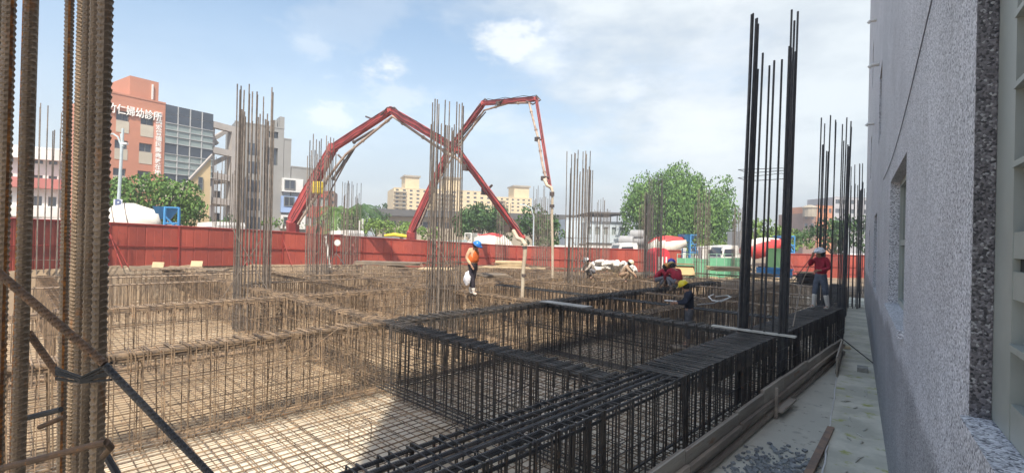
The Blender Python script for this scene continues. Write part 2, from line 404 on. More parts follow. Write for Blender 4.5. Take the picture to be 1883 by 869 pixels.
for px,py in ((1605,37),(1610,118),(1601,227)):
    t,z=20.0,0; q=wf.tz(px+7,py); b=MB(); b.tube([wf.p(q[0],q[1],-.02),wf.p(q[0],q[1],.16),wf.p(q[0],q[1]-.05,.2)],.045,8); b.build('drain_spout',WHITEP,bw)
q0,q1=wf.tz(1720,-8),wf.tz(1626,330)
b=MB(); pts=[wf.p(q0[0]+(q1[0]-q0[0])*k/14,q0[1]+(q1[1]-q0[1])*k/14-.5*math.sin(math.pi*k/14)*.35,.012) for k in range(15)]; b.tube(pts,.005,5); b.build('cable',mat('grey_cable',(.16,.16,.18),rough=.6),bw)

# ------------------------------------------------------------------ concrete wedge, kerb apron
form0=G(1130,921,-.62); form1=G(1551,619,-.62)
form0=V((-2.50,-2.0,0)); 
fA=G(1200,869,-.6); fB=G(1549,620,-.6)
def formx(y): return fA.x+(fB.x-fA.x)*(y-fA.y)/(fB.y-fA.y)
WEDM=mat('wet_grey_concrete',(.62,.60,.51),(.50,.485,.41),.7,.7,c3=(.30,.30,.26),bump=.35,bscale=18,coord='World')
APRM=mat('mossy_old_concrete',(.66,.63,.52),(.47,.455,.37),.85,1.1,c3=(.38,.39,.13),bump=.7,bscale=9,coord='World',thr3=(.56,.7))
KW=.0
def slab(name,poly,z1,z0,m):
    b=MB(); n=len(poly); b.hexa([V((p[0],p[1],z0)) for p in poly],[V((p[0],p[1],z1)) for p in poly]); return b.build(name,m)
kx=lambda t,p=-.27: Wp(t,p,0)
yE=fB.y
struct(slab('concrete_footway',[(formx(-9),-9),(kx(-9).x,kx(-9).y),(kx(13.2).x,kx(13.2).y),(formx(yE),yE)],SLAB,PITZ-.3,WEDM))
b=MB(); n=120
t0,t1=-12,33
# old apron beside the wall: a broken, slightly raised edge
top=[];bot=[]
for i in range(n+1):
    t=t0+(t1-t0)*i/n; p=-.27+R.uniform(-.02,.02); top.append(Wp(t,p,SLAB+.05+R.uniform(-.012,.012))); bot.append(Wp(t,p-.01,PITZ-.1))
inn=[Wp(t0+(t1-t0)*i/n,PW+.02,SLAB+.06) for i in range(n+1)]
for i in range(n):
    b.quad(top[i],inn[i],inn[i+1],top[i+1]); b.quad(bot[i],top[i],top[i+1],bot[i+1])
struct(b.build('old_apron',APRM))
b=MB()
for (ta,tb) in ((1.5,5.3),(5.5,8.2),(8.5,12.5)):
    b.tube([Wp(ta+(tb-ta)*k/12,-.285+R.uniform(-.012,.012),SLAB+.062+R.uniform(-.006,.006)) for k in range(13)],.011,5)
tag(b.build('pvc_conduit',WHITEP),'thin white conduit lying broken along the edge of the old apron','conduit')
# splashes of mortar on the apron
b=MB()
for k in range(26):
    t=R.uniform(2.2,12); p=R.uniform(-.2,.25); a=R.uniform(0,3.1); q=[]
    L_=R.uniform(.1,.35); 
    pts=[Wp(t+math.cos(a)*L_*s+R.uniform(-.02,.02),p+math.sin(a)*L_*s*.5+R.uniform(-.02,.02),SLAB+.064) for s in (0,.3,.6,1)]
    b.tube(pts,[.006,.02,.014,.004],5)
tag(b.build('mortar_splashes',mat('pale_mortar',(.55,.53,.46),(.45,.43,.36),.9,4)),'pale dried mortar splashes on the mossy apron','mortar',kind='stuff')
b=MB()
for k in range(150):
    q=G(R.uniform(1380,1560),R.uniform(610,860),SLAB)
    if q.x<formx(q.y)+.1 or q.dot(WN)>-.32: continue
    s_=R.uniform(.01,.035); b.ico(q+V((0,0,.002)),s_*1.4,s_,s_*.35,4,6,.25)
tag(b.build('cement_crumbs',mat('grey_crumbs',(.50,.485,.42),(.38,.36,.31),.9,9)),'small cement crumbs and mud clods trodden over the footway','crumbs',kind='stuff')
# gravel
b=MB()
for k in range(900):
    c=G(R.uniform(1330,1530),R.uniform(795,900),SLAB)
    u=(c.x-formx(c.y)); 
    if u<.12 or (c.dot(WN)>-.3): continue
    if R.random()>1.1-max(0,(c-G(1430,860,SLAB)).length)/.9: continue
    s=R.uniform(.012,.034)*(.7+R.random()*.6); ax=Matrix.Rotation(R.uniform(0,6),3,'Z')@Matrix.Rotation(R.uniform(-.7,.7),3,'X')
    pts=[V((R.uniform(.6,1)*i,R.uniform(.6,1)*j,R.uniform(.5,.9)*l_*.6))*s for l_ in(-1,1) for i,j in((-1,-1),(1,-1),(1,1),(-1,1))]
    b.hexa([c+ax@p+V((0,0,s*.5)) for p in pts[:4]],[c+ax@p+V((0,0,s*.5)) for p in pts[4:]])
tag(b.build('gravel_heap',mat('grey_gravel',(.30,.32,.32),(.18,.19,.20),.85,14,coord='World')),'scattered grey gravel on the wet concrete','gravel',kind='stuff')
b=MB(); a_,c_=G(1528,786,SLAB+.06),G(1470,905,SLAB+.06); d_=(c_-a_).normalized(); b.box((a_+c_)/2,((c_-a_).length,.09,.05),(d_,d_.cross(V((0,0,1))),V((0,0,1))))
tag(b.build('timber_batten',mat('worn_red_timber',(.30,.20,.14),(.20,.15,.12),.85,5)),'worn reddish timber batten lying beside the gravel','timber')
b=MB(); a_=G(1586,682,SLAB+.05); b.box(a_+V((0,0,.05)),(.2,.3,.1),(WN,WD,V((0,0,1))))
tag(b.build('concrete_block',mat('block_grey',(.36,.35,.31),(.28,.27,.24),.9,8,bump=.4)),'small grey concrete block on the apron by the wall','block')
for (px,py,lab) in ((1598,555,'broken red brick piece far along the apron'),(1556,640,'pale yellowish stone lying near the end of the formwork')):
    a_=G(px,py,SLAB+.06); b=MB(); b.hexa([a_+V((x*.12,y*.08,0)) for x,y in((-1,-1),(1,-.8),(.9,1),(-.8,.9))],[a_+V((x*.09,y*.06,.06)) for x,y in((-1,-1),(1,-.8),(.9,1),(-.8,.9))])
    tag(b.build('rubble_piece',mat('brick_red' if 'red' in lab else 'yellow_stone',(.40,.16,.10) if 'red' in lab else (.5,.4,.25))),lab,'rubble')
# ------------------------------------------------------------------ timber formwork along the pit
fw=thing('edge_formwork','weathered plywood edge formwork running along the footway beside the rebar pit','formwork',(formx(4),4,SLAB))
PLY=mat('weathered_plywood',(.44,.39,.32),(.32,.28,.23),.85,1.6,stretch=(1,.35,2.4),c3=(.30,.18,.12),perobj=.16,bump=.5,bscale=14)
WAL=mat('formwork_waler',(.36,.30,.24),(.24,.20,.165),.85,2,stretch=(1,.3,2.5),perobj=.18,bump=.4)
fd=(fB-fA); fd.z=0; fd.normalize(); fn=V((fd.y,-fd.x,0))
def fp(s,o,z): q=V((fA.x,fA.y,0))+fd*s+fn*o; return V((q.x,q.y,z))
SE=(fB-fA).length
s=-7.0; k=0
while s<SE-.05:
    ln=min(R.choice((1.2,1.5,1.8)),SE-s); zt_=-.60+R.uniform(-.03,.02)+(.05 if 3.6<s<6.0 else 0)
    b=MB(); b.box(fp(s+ln/2-.004,.0,(zt_+SLAB-.02)/2),(ln-.012,.022,zt_-SLAB+.02),(fd,fn,V((0,0,1)))); b.build('panel',PLY,fw)
    b=MB(); b.box(fp(s+ln/2,-.02,zt_-.035),(ln-.02,.05,.06),(fd,fn,V((0,0,1)))); b.build('top_batten',WAL,fw)
    for zz in (-.80,-.98):
        b=MB(); b.box(fp(s+ln/2+R.uniform(-.02,.02),.036+.01,zz+R.uniform(-.01,.01)),(ln*.985,.05,.075),(fd,fn,V((0,0,1)))); b.build('waler',WAL,fw)
    s+=ln; k+=1
sv=(G(1427,740,-.8)-fp(0,0,-.8)).dot(fd)
b=MB(); b.box(fp(sv,.105,-.80),(.05,.045,.5),(fd,fn,V((0,0,1)))); b.build('stud',WAL,fw)
b=MB(); b.box(fp(sv+.45,.14,-.93),(.9,.12,.03),(fd,fn,V((0,0,1)))); b.build('bracing_board',PLY,fw)
e0=fp(SE,0,0); e1=Wp(12.9,-.3,0)
for z0,z1 in ((SLAB,-.62),):
    b=MB(); dd=(e1-e0); LL=dd.length; dd.normalize(); b.box((e0+e1)/2+V((0,0,(z0+z1)/2)),(LL,.03,z1-z0),(dd,dd.cross(V((0,0,1))),V((0,0,1)))); b.build('end_panel',PLY,fw)
    for zz in (-.72,-.98):
        b=MB(); b.box((e0+e1)/2-WD*.06+V((0,0,zz)),(LL*.9,.06,.06),(dd,dd.cross(V((0,0,1))),V((0,0,1)))); b.build('waler',WAL,fw)
b=MB(); b.tube([G(1536,612,-.45),G(1607,668,SLAB+.08)],.014,6); tag(b.build('prop_bar',DARKS),'black bar propped from the cage corner down to the apron','bar')

# ------------------------------------------------------------------ rebar
def ribmesh(name, length, r, pitch, n=12, per=4, mats=(NEARS,SEAM)):
    m=max(2,int(length/pitch*per)); i=np.arange(m+1)[:,None]; j=np.arange(n)[None,:]
    th=2*np.pi*j/n; z=length*i/m
    f=np.abs(((th/np.pi)%1.0)-0)             # 0..1 along each half
    half=(th>=np.pi-1e-6)
    ph=(z/pitch + .9*f + .5*half)%1.0
    bump=np.clip(1-np.abs(ph-.5)/.26,0,1)
    bump=np.minimum(bump*1.6,1.0)*np.clip(np.sin(np.pi*f)*1.8,0,1)
    seam=np.where((j%(n//2))==0,1.0,0.0)+0*z
    rr=r*(.86+.20*bump+.12*seam)
    v=np.stack([rr*np.cos(th)+0*z, rr*np.sin(th)+0*z, z+0*th],-1).reshape(-1,3)
    a=(np.arange(m)[:,None]*n+np.arange(n)[None,:]); c=(np.arange(m)[:,None]*n+(np.arange(n)[None,:]+1)%n)
    q=np.stack([a,c,c+n,a+n],-1).reshape(-1,4)
    me=bpy.data.meshes.new(name); me.from_pydata(v.tolist(),[],q.tolist())
    for x in mats: me.materials.append(x)
    if len(mats)>1:
        mi=np.zeros((m,n),int); mi[:,0]=1
        me.polygons.foreach_set('material_index',mi.reshape(-1).tolist())
    me.update(); return me
def bar_mesh(name,L_,r,m,n=6):
    return MB().tube([(0,0,0),(0,0,L_)],r,n).mesh(name,m)
def bar_between(name,me,a,b,par=None,L_=None,spin=0):
    """link a shared unit bar mesh (built along +Z) from a towards b, scaled in length"""
    a=V(a); b=V(b); d=b-a; o=bpy.data.objects.new(name,me); sc.collection.objects.link(o)
    rq=d.to_track_quat('Z','Y')
    M=Matrix.Translation(a)@rq.to_matrix().to_4x4()@Matrix.Rotation(spin,4,'Z')@Matrix.Diagonal((1,1,d.length/L_ if L_ else 1,1))
    if par is not None: o.parent=par; M=world_of(par).inverted()@M
    o.matrix_basis=M; return o
BAR={}
def ubar(r,m,n=5):
    k=(r,m.name,n)
    if k not in BAR: BAR[k]=bar_mesh('bar',1.0,r,m,n)
    return BAR[k]

# floor mats: two layers of crossing bars
MZ=-1.46
mt=thing('floor_rebar_mat','double mat of crossing rebar covering the pale pit floor','rebar mat',(-8,6,MZ))
def clipline(p0,p1,poly,step=.25,margin=.25):
    """inside run(s) of a straight line"""
    n=int((p1-p0).length/step); runs=[]; st=None
    for i in range(n+1):
        q=p0+(p1-p0)*(i/n); ins=inpoly(q.x,q.y,poly)
        if ins and st is None: st=q
        if (not ins or i==n) and st is not None:
            if (q-st).length>1: runs.append((st,q))
            st=None
    return runs
right_lim=lambda y: min(formx(y)-.06, kx((y)/math.cos(WANG)).x-.05) if y<yE+8 else kx(y/math.cos(WANG)).x-.05
matpoly=[(p.x,p.y) for p in pit]
far=MB()
rng=[]
cnt=0
y=-3.0
while y<34:
    xr=right_lim(y)-.08
    for (a,c) in clipline(V((-32,y,0)),V((xr,y,0)),matpoly):
        if y<17 : 
            a2=V((max(a.x,-15.5),y,0))
            if c.x-a2.x>.5: bar_between('mat_bar',ubar(.0088,STEEL),a2+V((0,0,MZ+R.uniform(-.006,.006))),c+V((0,R.uniform(-.03,.03),MZ)),mt,1.0); cnt+=1
            if a.x<-15.6: far.tube([a+V((0,0,MZ)),a2+V((0,0,MZ))],.009,4)
        elif int(y/.15)%2==0: far.tube([a+V((0,0,MZ)),c+V((0,0,MZ))],.010,4)
    y+=.17+R.uniform(-.012,.012)
x=-31
while x<-2.6:
    for (a,c) in clipline(V((x,-3,0)),V((x,34,0)),matpoly):
        if x>-15.5:
            c2=V((x,min(c.y,17),0))
            bar_between('mat_bar',ubar(.0088,STEEL),a+V((0,0,MZ+.018)),c2+V((R.uniform(-.03,.03),0,MZ+.018)),mt,1.0); cnt+=1
            if c.y>17: far.tube([c2+V((0,0,MZ+.018)),c+V((0,0,MZ+.018))],.009,4)
        elif int(x/.15)%2==0: far.tube([a+V((0,0,MZ+.018)),c+V((0,0,MZ+.018))],.010,4)
    x+=.15+R.uniform(-.012,.012)
# lower layer near
y=-3.0
while y<17:
    far.tube([V((-15.5,y,PITZ+.035)),V((right_lim(y)-.1,y,PITZ+.035))],.008,4); y+=.34+R.uniform(-.02,.02)
x=-15.5
while x<-2.7: far.tube([V((x,-3,PITZ+.05)),V((x+R.uniform(-.05,.05),17,PITZ+.05))],.008,4); x+=.34+R.uniform(-.02,.02)
stuff(far.build('distant_bars',STEEL,mt))

def stirrup_mesh(wid,h,r,m,inner=True,n=4,lean=0.0,tall=1.0):
    b=MB(); hw=wid/2
    b.tube([(-hw,0,0),(hw,0,0),(hw,lean,-h),(-hw,lean,-h)],r,n,closed=True)
    if inner==1:
        b.tube([(-hw*.36,.02,.0),(-hw*.36,.02+lean,-h)],r*.9,n); b.tube([(hw*.36,.015,.0),(hw*.36,.015-lean,-h*.97)],r*.9,n)
    if inner==2: b.tube([(-hw-.012,.045,.0),(-hw-.012,.045-lean,-h*R.uniform(.85,1))],r*1.1,n,caps=False)
    if inner>=2: b.tube([(hw+.012,.03,.0),(hw+.012,.03+lean,-h*R.uniform(.85,1))],r*1.1,n,caps=False)
    return b.mesh('stirrup',m)
def cage(kind_label, axis, c0, s0, s1, wid=.42, h=1.48, spacing=.15, nlong=6, m=STEEL, near=True, sides=2, ribs=False, dvec=None, rlong=.016, rs=.0078, sm=None, tie0=-99, tie=.26):
    """a foundation beam cage. axis 'Y': runs in Y at X=c0 ; 'X': runs in X at Y=c0 ; or dvec with origin c0"""
    if dvec is None:
        d=V((0,1,0)) if axis=='Y' else V((1,0,0)); o=V((c0,0,0)) if axis=='Y' else V((0,c0,0))
    else: d=V(dvec); o=V(c0)
    sx=V((d.y,-d.x,0)); dz=(0.0 if axis=='Y' else -.035)
    mid=o+d*((s0+s1)/2); t=thing('rebar_beam_cage',kind_label,'rebar cage',(mid.x,mid.y,PITZ),0,'foundation beam cages of rebar')
    ang=math.atan2(d.y,d.x)-math.pi/2
    L_=s1-s0
    if near:
        um = ribmesh('longitudinal_bar',L_,rlong,.020,6,2.0,(m,)) if ribs else None
        def lng(q0,q1,nm='longitudinal_bar'):
            if um: bar_between(nm,um,q0,q1,t)
            else: bar_between(nm,ubar(rlong,m,5),q0,q1,t,1.0)
        for i in range(nlong):
            u=(-.5+i/(nlong-1))*(wid-.07); jz=R.uniform(-.006,.006)
            lng(o+d*s0+sx*u+V((0,0,dz-.028+jz)), o+d*s1+sx*(u+R.uniform(-.012,.012))+V((0,0,dz-.028+jz)))
        for i in range(max(2,nlong-2)):
            u=(-.5+i/(max(2,nlong-2)-1))*(wid-.07)
            lng(o+d*s0+sx*u+V((0,0,dz-.105)), o+d*s1+sx*(u+R.uniform(-.01,.01))+V((0,0,dz-.108)))
            bar_between('bottom_bar',ubar(rlong,m,5),o+d*s0+sx*u+V((0,0,dz-h+.05)),o+d*s1+sx*u+V((0,0,dz-h+.05)),t,1.0)
        for sd in (-1,1):
            for zz in (-.55,-1.0):
                bar_between('side_bar',ubar(.0065,m,4),o+d*s0+sx*sd*(wid/2+.01)+V((0,0,zz+R.uniform(-.04,.04))),o+d*s1+sx*sd*(wid/2+.01)+V((0,0,zz+R.uniform(-.04,.04))),t,1.0)
        vs=[stirrup_mesh(wid,h,rs*q_,sm or m,k_,4,lean,1) for lean,k_,q_ in ((0,0,1.1),(.02,2,1.1),(-.025,0,.95),(.04,3,1.35),(0,0,1.05),(.01,1,1.2))]
        n=int(L_/spacing); idxs=list(range(n))
        far_=MB()
        for i in idxs:
            s=s0+(i+.5+(.28 if i%2 else -.12))*spacing+R.uniform(-.018,.018); p=o+d*s+V((0,0,dz+R.uniform(.0,.012)))
            link('stirrup',R.choice(vs),t,world_of(t).inverted()@p,(R.uniform(-.015,.015),0,ang+R.uniform(-.03,.03)))
        hw=wid/2+.012; hp=MB(); hp.tube([(-hw,0,-.26),(-hw,0,.0),(hw,0,0),(hw,0,-.3),(hw,.034,-.3),(hw,.034,0),(-hw,.034,0),(-hw,.034,-.22)],.0105,5); hm_=hp.mesh('hairpin_tie',sm or m); s=s0+.1
        while s<s1-.05 and tie:
            if s>tie0: link('hairpin_tie',hm_,t,world_of(t).inverted()@(o+d*s+V((0,0,dz+.014))),(0,R.uniform(-.012,.012),ang+R.uniform(-.06,.06)))
            s+=tie*R.uniform(.8,1.2)
    else:
        b=MB()
        for i in range(4):
            u=(-.5+i/3)*(wid-.07)
            b.tube([o+d*s0+sx*u+V((0,0,dz-.03)),o+d*s1+sx*u+V((0,0,dz-.03))],.019,4)
        for u in (-wid/2,wid/2): b.tube([o+d*s0+sx*u+V((0,0,dz-h+.05)),o+d*s1+sx*u+V((0,0,dz-h+.05))],.018,4)
        b.build('longitudinal_bars',m,t)['kind']='stuff'
        b=MB(); n=int(L_/spacing)
        for i in range(n):
            s=s0+(i+.5)*spacing+R.uniform(-.03,.03)
            for u in (-wid/2,wid/2,R.uniform(-.1,.1)):
                q=o+d*s+sx*u; b.tube([q+V((0,0,dz)),q+d*R.uniform(-.04,.04)+V((0,0,dz-h))],.0092,3,caps=False)
            b.tube([o+d*s-sx*wid/2+V((0,0,dz+.002)),o+d*(s+R.uniform(-.02,.02))+sx*wid/2+V((0,0,dz+.002))],.0095,3,caps=False)
        stuff(b.build('stirrups',m,t))
    return t
DSTI=mat('shaded_cage_steel',(.055,.052,.05),(.095,.083,.072),.5,6,.2,c3=(.17,.09,.05),perobj=.35,coord='World')  # copy of the rusty steel with the building's shadow painted into its colour
A=[-3.17,-9.02,-14.25]
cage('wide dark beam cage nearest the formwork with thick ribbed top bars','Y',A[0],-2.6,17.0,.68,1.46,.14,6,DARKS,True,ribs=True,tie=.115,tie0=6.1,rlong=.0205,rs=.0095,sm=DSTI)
cage('sunlit rusty beam cage crossing the view behind the front bay','Y',A[1],-2.6,5.48,.42,1.46,.165,6,STEEL)
cage('shade darkened beam cage continuing the second row behind the front crossing','Y',A[1],5.96,23.5,.42,1.46,.165,6,DSTI)
cage('rusty beam cage third row from the formwork under the central column','Y',A[2],-1.0,27,.42,1.46,.19,6,STEEL)
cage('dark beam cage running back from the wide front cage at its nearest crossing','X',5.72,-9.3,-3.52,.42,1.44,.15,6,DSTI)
cage('rusty beam cage continuing the nearest crossing away to the left','X',5.72,-24.6,-9.34,.42,1.44,.15,6,STEEL)
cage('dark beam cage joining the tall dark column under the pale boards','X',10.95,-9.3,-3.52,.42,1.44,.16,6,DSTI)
cage('rusty beam cage with the woman in orange walking on it','X',10.95,-23.0,-9.34,.42,1.44,.16,6,STEEL)
cage('beam cage beside the tall building behind the worker in white boots','D',V((-3.25,16.9,0)),0,11.5,.5,1.44,.16,6,DARKS,True,dvec=WD)
far_labels=['far beam cage running lengthwise along row %s']
fx=[(-18.6,6,28,'beam cage lengthwise behind the cluster of lit columns'),(-23.3,2.6,26,'beam cage lengthwise nearest the red fence on the left'),]
for c,s0,s1,lab in fx: cage(lab,'Y',c,s0,s1,.42,1.4,.22,4,STEEL,False)
for c,lab in ((16.3,'cross beam cage just beyond the squatting trio row'),(20.8,'cross beam cage passing in front of the white bags'),(25.2,'farthest cross beam cage before the sandy ground')):
    runs=clipline(V((-30,c,0)),V((right_lim(c)-.7,c,0)),[(p.x,p.y) for p in pit])
    for a,q in runs[-1:]: cage(lab,'X',c,a.x+.6,q.x-.3,.42,1.4,.2,4,STEEL,False)
for c,lab in ((-6.2,'beam cage lengthwise behind the tall dark column'),):
    cage(lab,'Y',c,11.3,25,.42,1.4,.18,4,STEEL,False)
cage('beam cage lengthwise through the sunny middle of the far bay','Y',-11.7,16.6,27,.42,1.4,.2,4,STEEL,False)
cage('short cross cage in the sunlit bay behind the second row','X',8.2,-23,-14.5,.4,1.4,.2,4,STEEL,False)
cage('short lengthwise cage between fence and left column','Y',-20.9,8.6,24,.4,1.4,.2,4,STEEL,False)
cage('cross cage at the far left near the fence corner','X',1.0,-25.5,-14.6,.42,1.4,.2,4,STEEL,False)
cage('short lengthwise cage at the far left beyond the foreground bars','Y',-20.2,-1.5,5.4,.42,1.4,.2,4,STEEL,False)
cage('lengthwise cage hugging the earth bank at the left','Y',-24.6,.5,9,.42,1.4,.18,4,STEEL,False)
cage('dark cross cage behind the navy worker','X',13.7,-13.9,-3.6,.42,1.4,.17,4,DARKS,False)

for c,s0,s1,lab in ((-27.2,4,22,'cage lengthwise close along the foot of the left fence'),(-30,8,20,'short outermost cage at the foot of the left fence')):
    rn=clipline(V((c,-2,0)),V((c,34,0)),[(p.x,p.y) for p in pit])
    for a,q in rn[:1]: cage(lab,'Y',c,a.y+.4,q.y-.4,.42,1.4,.22,4,STEEL,False)
for c,lab in ((29.4,'long cross cage just this side of the far fence'),(33.2,'outermost cross cage along the far fence')):
    rn=clipline(V((-32,c,0)),V((right_lim(c)-.7,c,0)),[(p.x,p.y) for p in pit])
    for a,q in rn[:1]: cage(lab,'X',c,a.x+.4,q.x-.4,.42,1.4,.22,4,STEEL,False)
# loose bars and diagonal ties in the pit
def loose(name,lab,cat,pts,r,m,grp=None): return tag(MB().tube(pts,r,6).build(name,m),lab,cat,grp)
loose('diagonal_brace','thin rusty rod leaning across the front face of the sunlit cage','brace',[G(420,752,-1.3),P(640,590,8.9)],.008,STEEL)
loose('diagonal_brace','long thin rod sloping through the shaded cage behind the front crossing','brace',[P(985,700,7.6),P(820,790,6.6)],.008,DARKS)
b=MB(); c=G(660,815,MZ)
b.tube([c+V((-.1,-.12,0)),c+V((-.1,-.12,.3)),c+V((-.07,-.09,.36)),c+V((.1,.1,.36)),c+V((.13,.13,.3)),c+V((.13,.13,.02))],.007,6); tag(b.build('mat_chair_bar',STEEL),'bent rebar support hoop standing on the lit floor mat','rebar hoop')

COLS=mat('grey_column_rebar',(.13,.112,.098),(.21,.175,.145),.6,5,.2,c3=(.24,.12,.055),perobj=.4,coord='World',thr3=(.62,.76))
# ------------------------------------------------------------------ columns of starter bars
CB={}
def column(px,d,ytop,lab,m=COLS,wA=.92,wB=.64,nA=7,nB=3,r=.0185,name='column_rebar',dense=1,ties=(.5,),yb=None,braces=0,splay=0.0,Xo=None,two=True,seed=0,lean=0.0,jt=.05):
    rr=random.Random(seed or int(px)); c=B_(px,d,0); ztop=P(px,ytop,d).z
    if Xo: c=V(Xo)
    t=thing(name,lab,'column rebar',(c.x,c.y,PITZ),0,'column starter bars standing in the cages')
    hA,hB=wA/2,wB/2; spots=[]
    for i in range(nA):
        y=-hA+wA*i/(nA-1); spots+=[(-hB,y),(hB,y)]
    for i in range(nB):
        x=-hB+wB*(i+1)/(nB+1); spots+=[(x,-hA),(x,hA)]
    for k,(x,y) in enumerate(spots):
        h=ztop-(rr.choice((0,0,.15,.85,.95,.9)) if two else 0)-rr.random()*.25
        j=lambda a: rr.uniform(-a,a)
        bar_between('vertical_bar',ubar(r,m,6),(c.x+x+j(.012),c.y+y+j(.012),PITZ+.06),(c.x+x*(1+splay)+j(jt)+RGT.x*lean*h,c.y+y*(1+splay)+j(jt)+RGT.y*lean*h,h),t,1.0)
    # threaded caps on the bar tops are small: closed ties below the beam top and a few above
    z=PITZ+.2
    while z<-.05:
        b=MB(); b.tube([(c.x-hB-.02,c.y-hA-.02,z),(c.x+hB+.02,c.y-hA-.02,z),(c.x+hB+.02,c.y+hA+.02,z),(c.x-hB-.02,c.y+hA+.02,z)],.008,4,closed=True); b.build('tie',m,t); z+=.22
    for z in ties:
        e=.03; b=MB(); b.tube([(c.x-hB-e,c.y-hA-e,z),(c.x+hB+e,c.y-hA-e,z+rr.uniform(-.05,.05)),(c.x+hB+e,c.y+hA+e,z),(c.x-hB-e,c.y+hA+e,z)],.007,4,closed=True); b.build('tie',m,t)
    for k in range(braces):
        s_=-1 if k%2 else 1
        b=MB(); v=RGT; b.tube([c+v*(-s_*(1.0+.3*k))+V((0,0,-.9))-FWD*.55,c+v*(s_*.55)+V((0,0,1.6+.5*k))-FWD*.5],.011,5); b.build('brace',m,t)
    return t
column(1403,9.9,14,'tall black column bars at the right in front of the leaning plank',DARKS,.56,.76,8,2,r=.020,ties=(3.15,3.32),splay=-.05,seed=5,lean=.02,jt=.02)
column(818,16.8,178,'central rusty column bars beside the woman in orange',COLS,.92,.7,9,4,r=.021,ties=(.9,.95),braces=3)
column(466,16.4,155,'rusty column bars standing before the grey stepped building',COLS,.92,.7,9,4,r=.021,ties=(1.0,),braces=2)
column(587,23,245,'rusty column bars across the foot of the red boom',COLS,.92,.75,8,3,r=.022,ties=(.7,),braces=1,splay=.05)
column(410,29,285,'small column bars close to the fence before the concrete frame',COLS,.9,.6,6,2)
column(645,32,330,'small column bars before the palm trees',COLS,.9,.9,6,3,braces=1)
column(1064,22.5,273,'rusty column bars right of the hanging hose',COLS,.92,.75,7,3,r=.021,ties=(.9,1.9),braces=2)
column(995,35,338,'far column bars directly left of the hanging hose',COLS,.9,.9,6,3,braces=1)
column(924,37,372,'faint far column bars behind the hose bend',COLS,.9,.6,6,2)
column(1106,38,363,'far column bars before the pale blue building',COLS,.9,.8,6,2)
column(1203,26,322,'grey column bars in front of the large tree',DARKS,.92,.62,8,3,seed=9)
column(1188,35,350,'thin far column bars at the left foot of the large tree',COLS,.9,.6,6,2)
column(1291,33,345,'column bars before the right half of the large tree',COLS,.9,.7,6,3)
column(1357,38,380,'thin column bars at the right edge of the large tree',COLS,.9,.6,6,2)
column(1528,15.6,210,'dark column bars behind the worker in white boots',DARKS,.92,.62,6,2,r=.019,seed=3,splay=.03,lean=.015)
column(1569,22.5,297,'dark column bars close to the tall building',DARKS,.8,.5,5,2)
column(1588,28,345,'farthest dark column bars at the corner of the tall building',DARKS,.8,.4,4,1)
column(88,19,190,'column bars seen between the thick foreground bars',COLS,.92,.62,6,2,splay=.03)

# foreground column: thick ribbed bars very close to the camera
RB=ribmesh('ribbed_bar',6.6,.0165,.0172,12,4)
fc=thing('foreground_column_rebar','very close ribbed column bars filling the left edge with rusty seams','column rebar',(P(110,600,1.0).x,P(110,600,1.0).y,PITZ),0,'column starter bars standing in the cages')
def fbar(xt,xb,d,spin):
    a=P(xb,869,d); c=P(xt,0,d+.0); v=(c-a)/(c.z-a.z)
    p0=a+v*(PITZ+.06-a.z); p1=a+v*(PITZ+6.6-a.z)
    bar_between('vertical_bar',RB,p0,p1,fc,None,spin)
for q in ((-4,-28,1.5,.3),(17,-7,1.42,1.0),(57,32,1.30,2.2),(128,112,2.05,.5),(150,127,2.2,1.4),(163,141,1.75,2.6),(177,157,1.5,3.0),(194,178,1.22,3.75),(-70,-96,1.2,0)):
    fbar(*q)
def rod(pts,r,m,nm='brace',pitch=None):
    if pitch:
        L_=(V(pts[1])-V(pts[0])).length; me=ribmesh(nm,L_,r,pitch,10,4,(m,)); return bar_between(nm,me,pts[0],pts[1],fc,None,1.0)
    return MB().tube(pts,r,8).build(nm,m,fc)
RUSTN=mat('rust_brown_near',(.20,.12,.07),(.13,.085,.055),.6,30,.2,c3=(.34,.15,.05),coord='World',bump=.2,bscale=200)
rod([P(-30,478,1.02),P(192,668,1.05)],.0085,RUSTN,pitch=.012)
rod([P(180,658,1.07),P(400,885,1.09)],.0076,DARKS,pitch=.012)
rod([P(52,610,1.5),P(108,690,1.5)],.010,RUSTN,pitch=.013)
rod([P(-20,866,1.1),P(195,812,1.1)],.0075,RUSTN)
rod([P(195,812,1.1),P(204,822,1.13),P(190,838,1.18)],.0075,RUSTN)
rod([P(40,770,1.5),P(112,752,1.5)],.009,DARKS); rod([P(72,785,1.4),P(120,765,1.4)],.007,RUSTN)
rod([P(180,810,1.3),P(232,900,1.3)],.009,DARKS)
b=MB()
for k in range(6): b.tube([P(103,676+k*4+R.uniform(-3,3),1.25+.1*R.random()),P(150,694+k*2+R.uniform(-3,3),1.17),P(205,668+k*5+R.uniform(-5,5),1.15)],.003,5)
b.build('tie_wire',BLACK,fc)

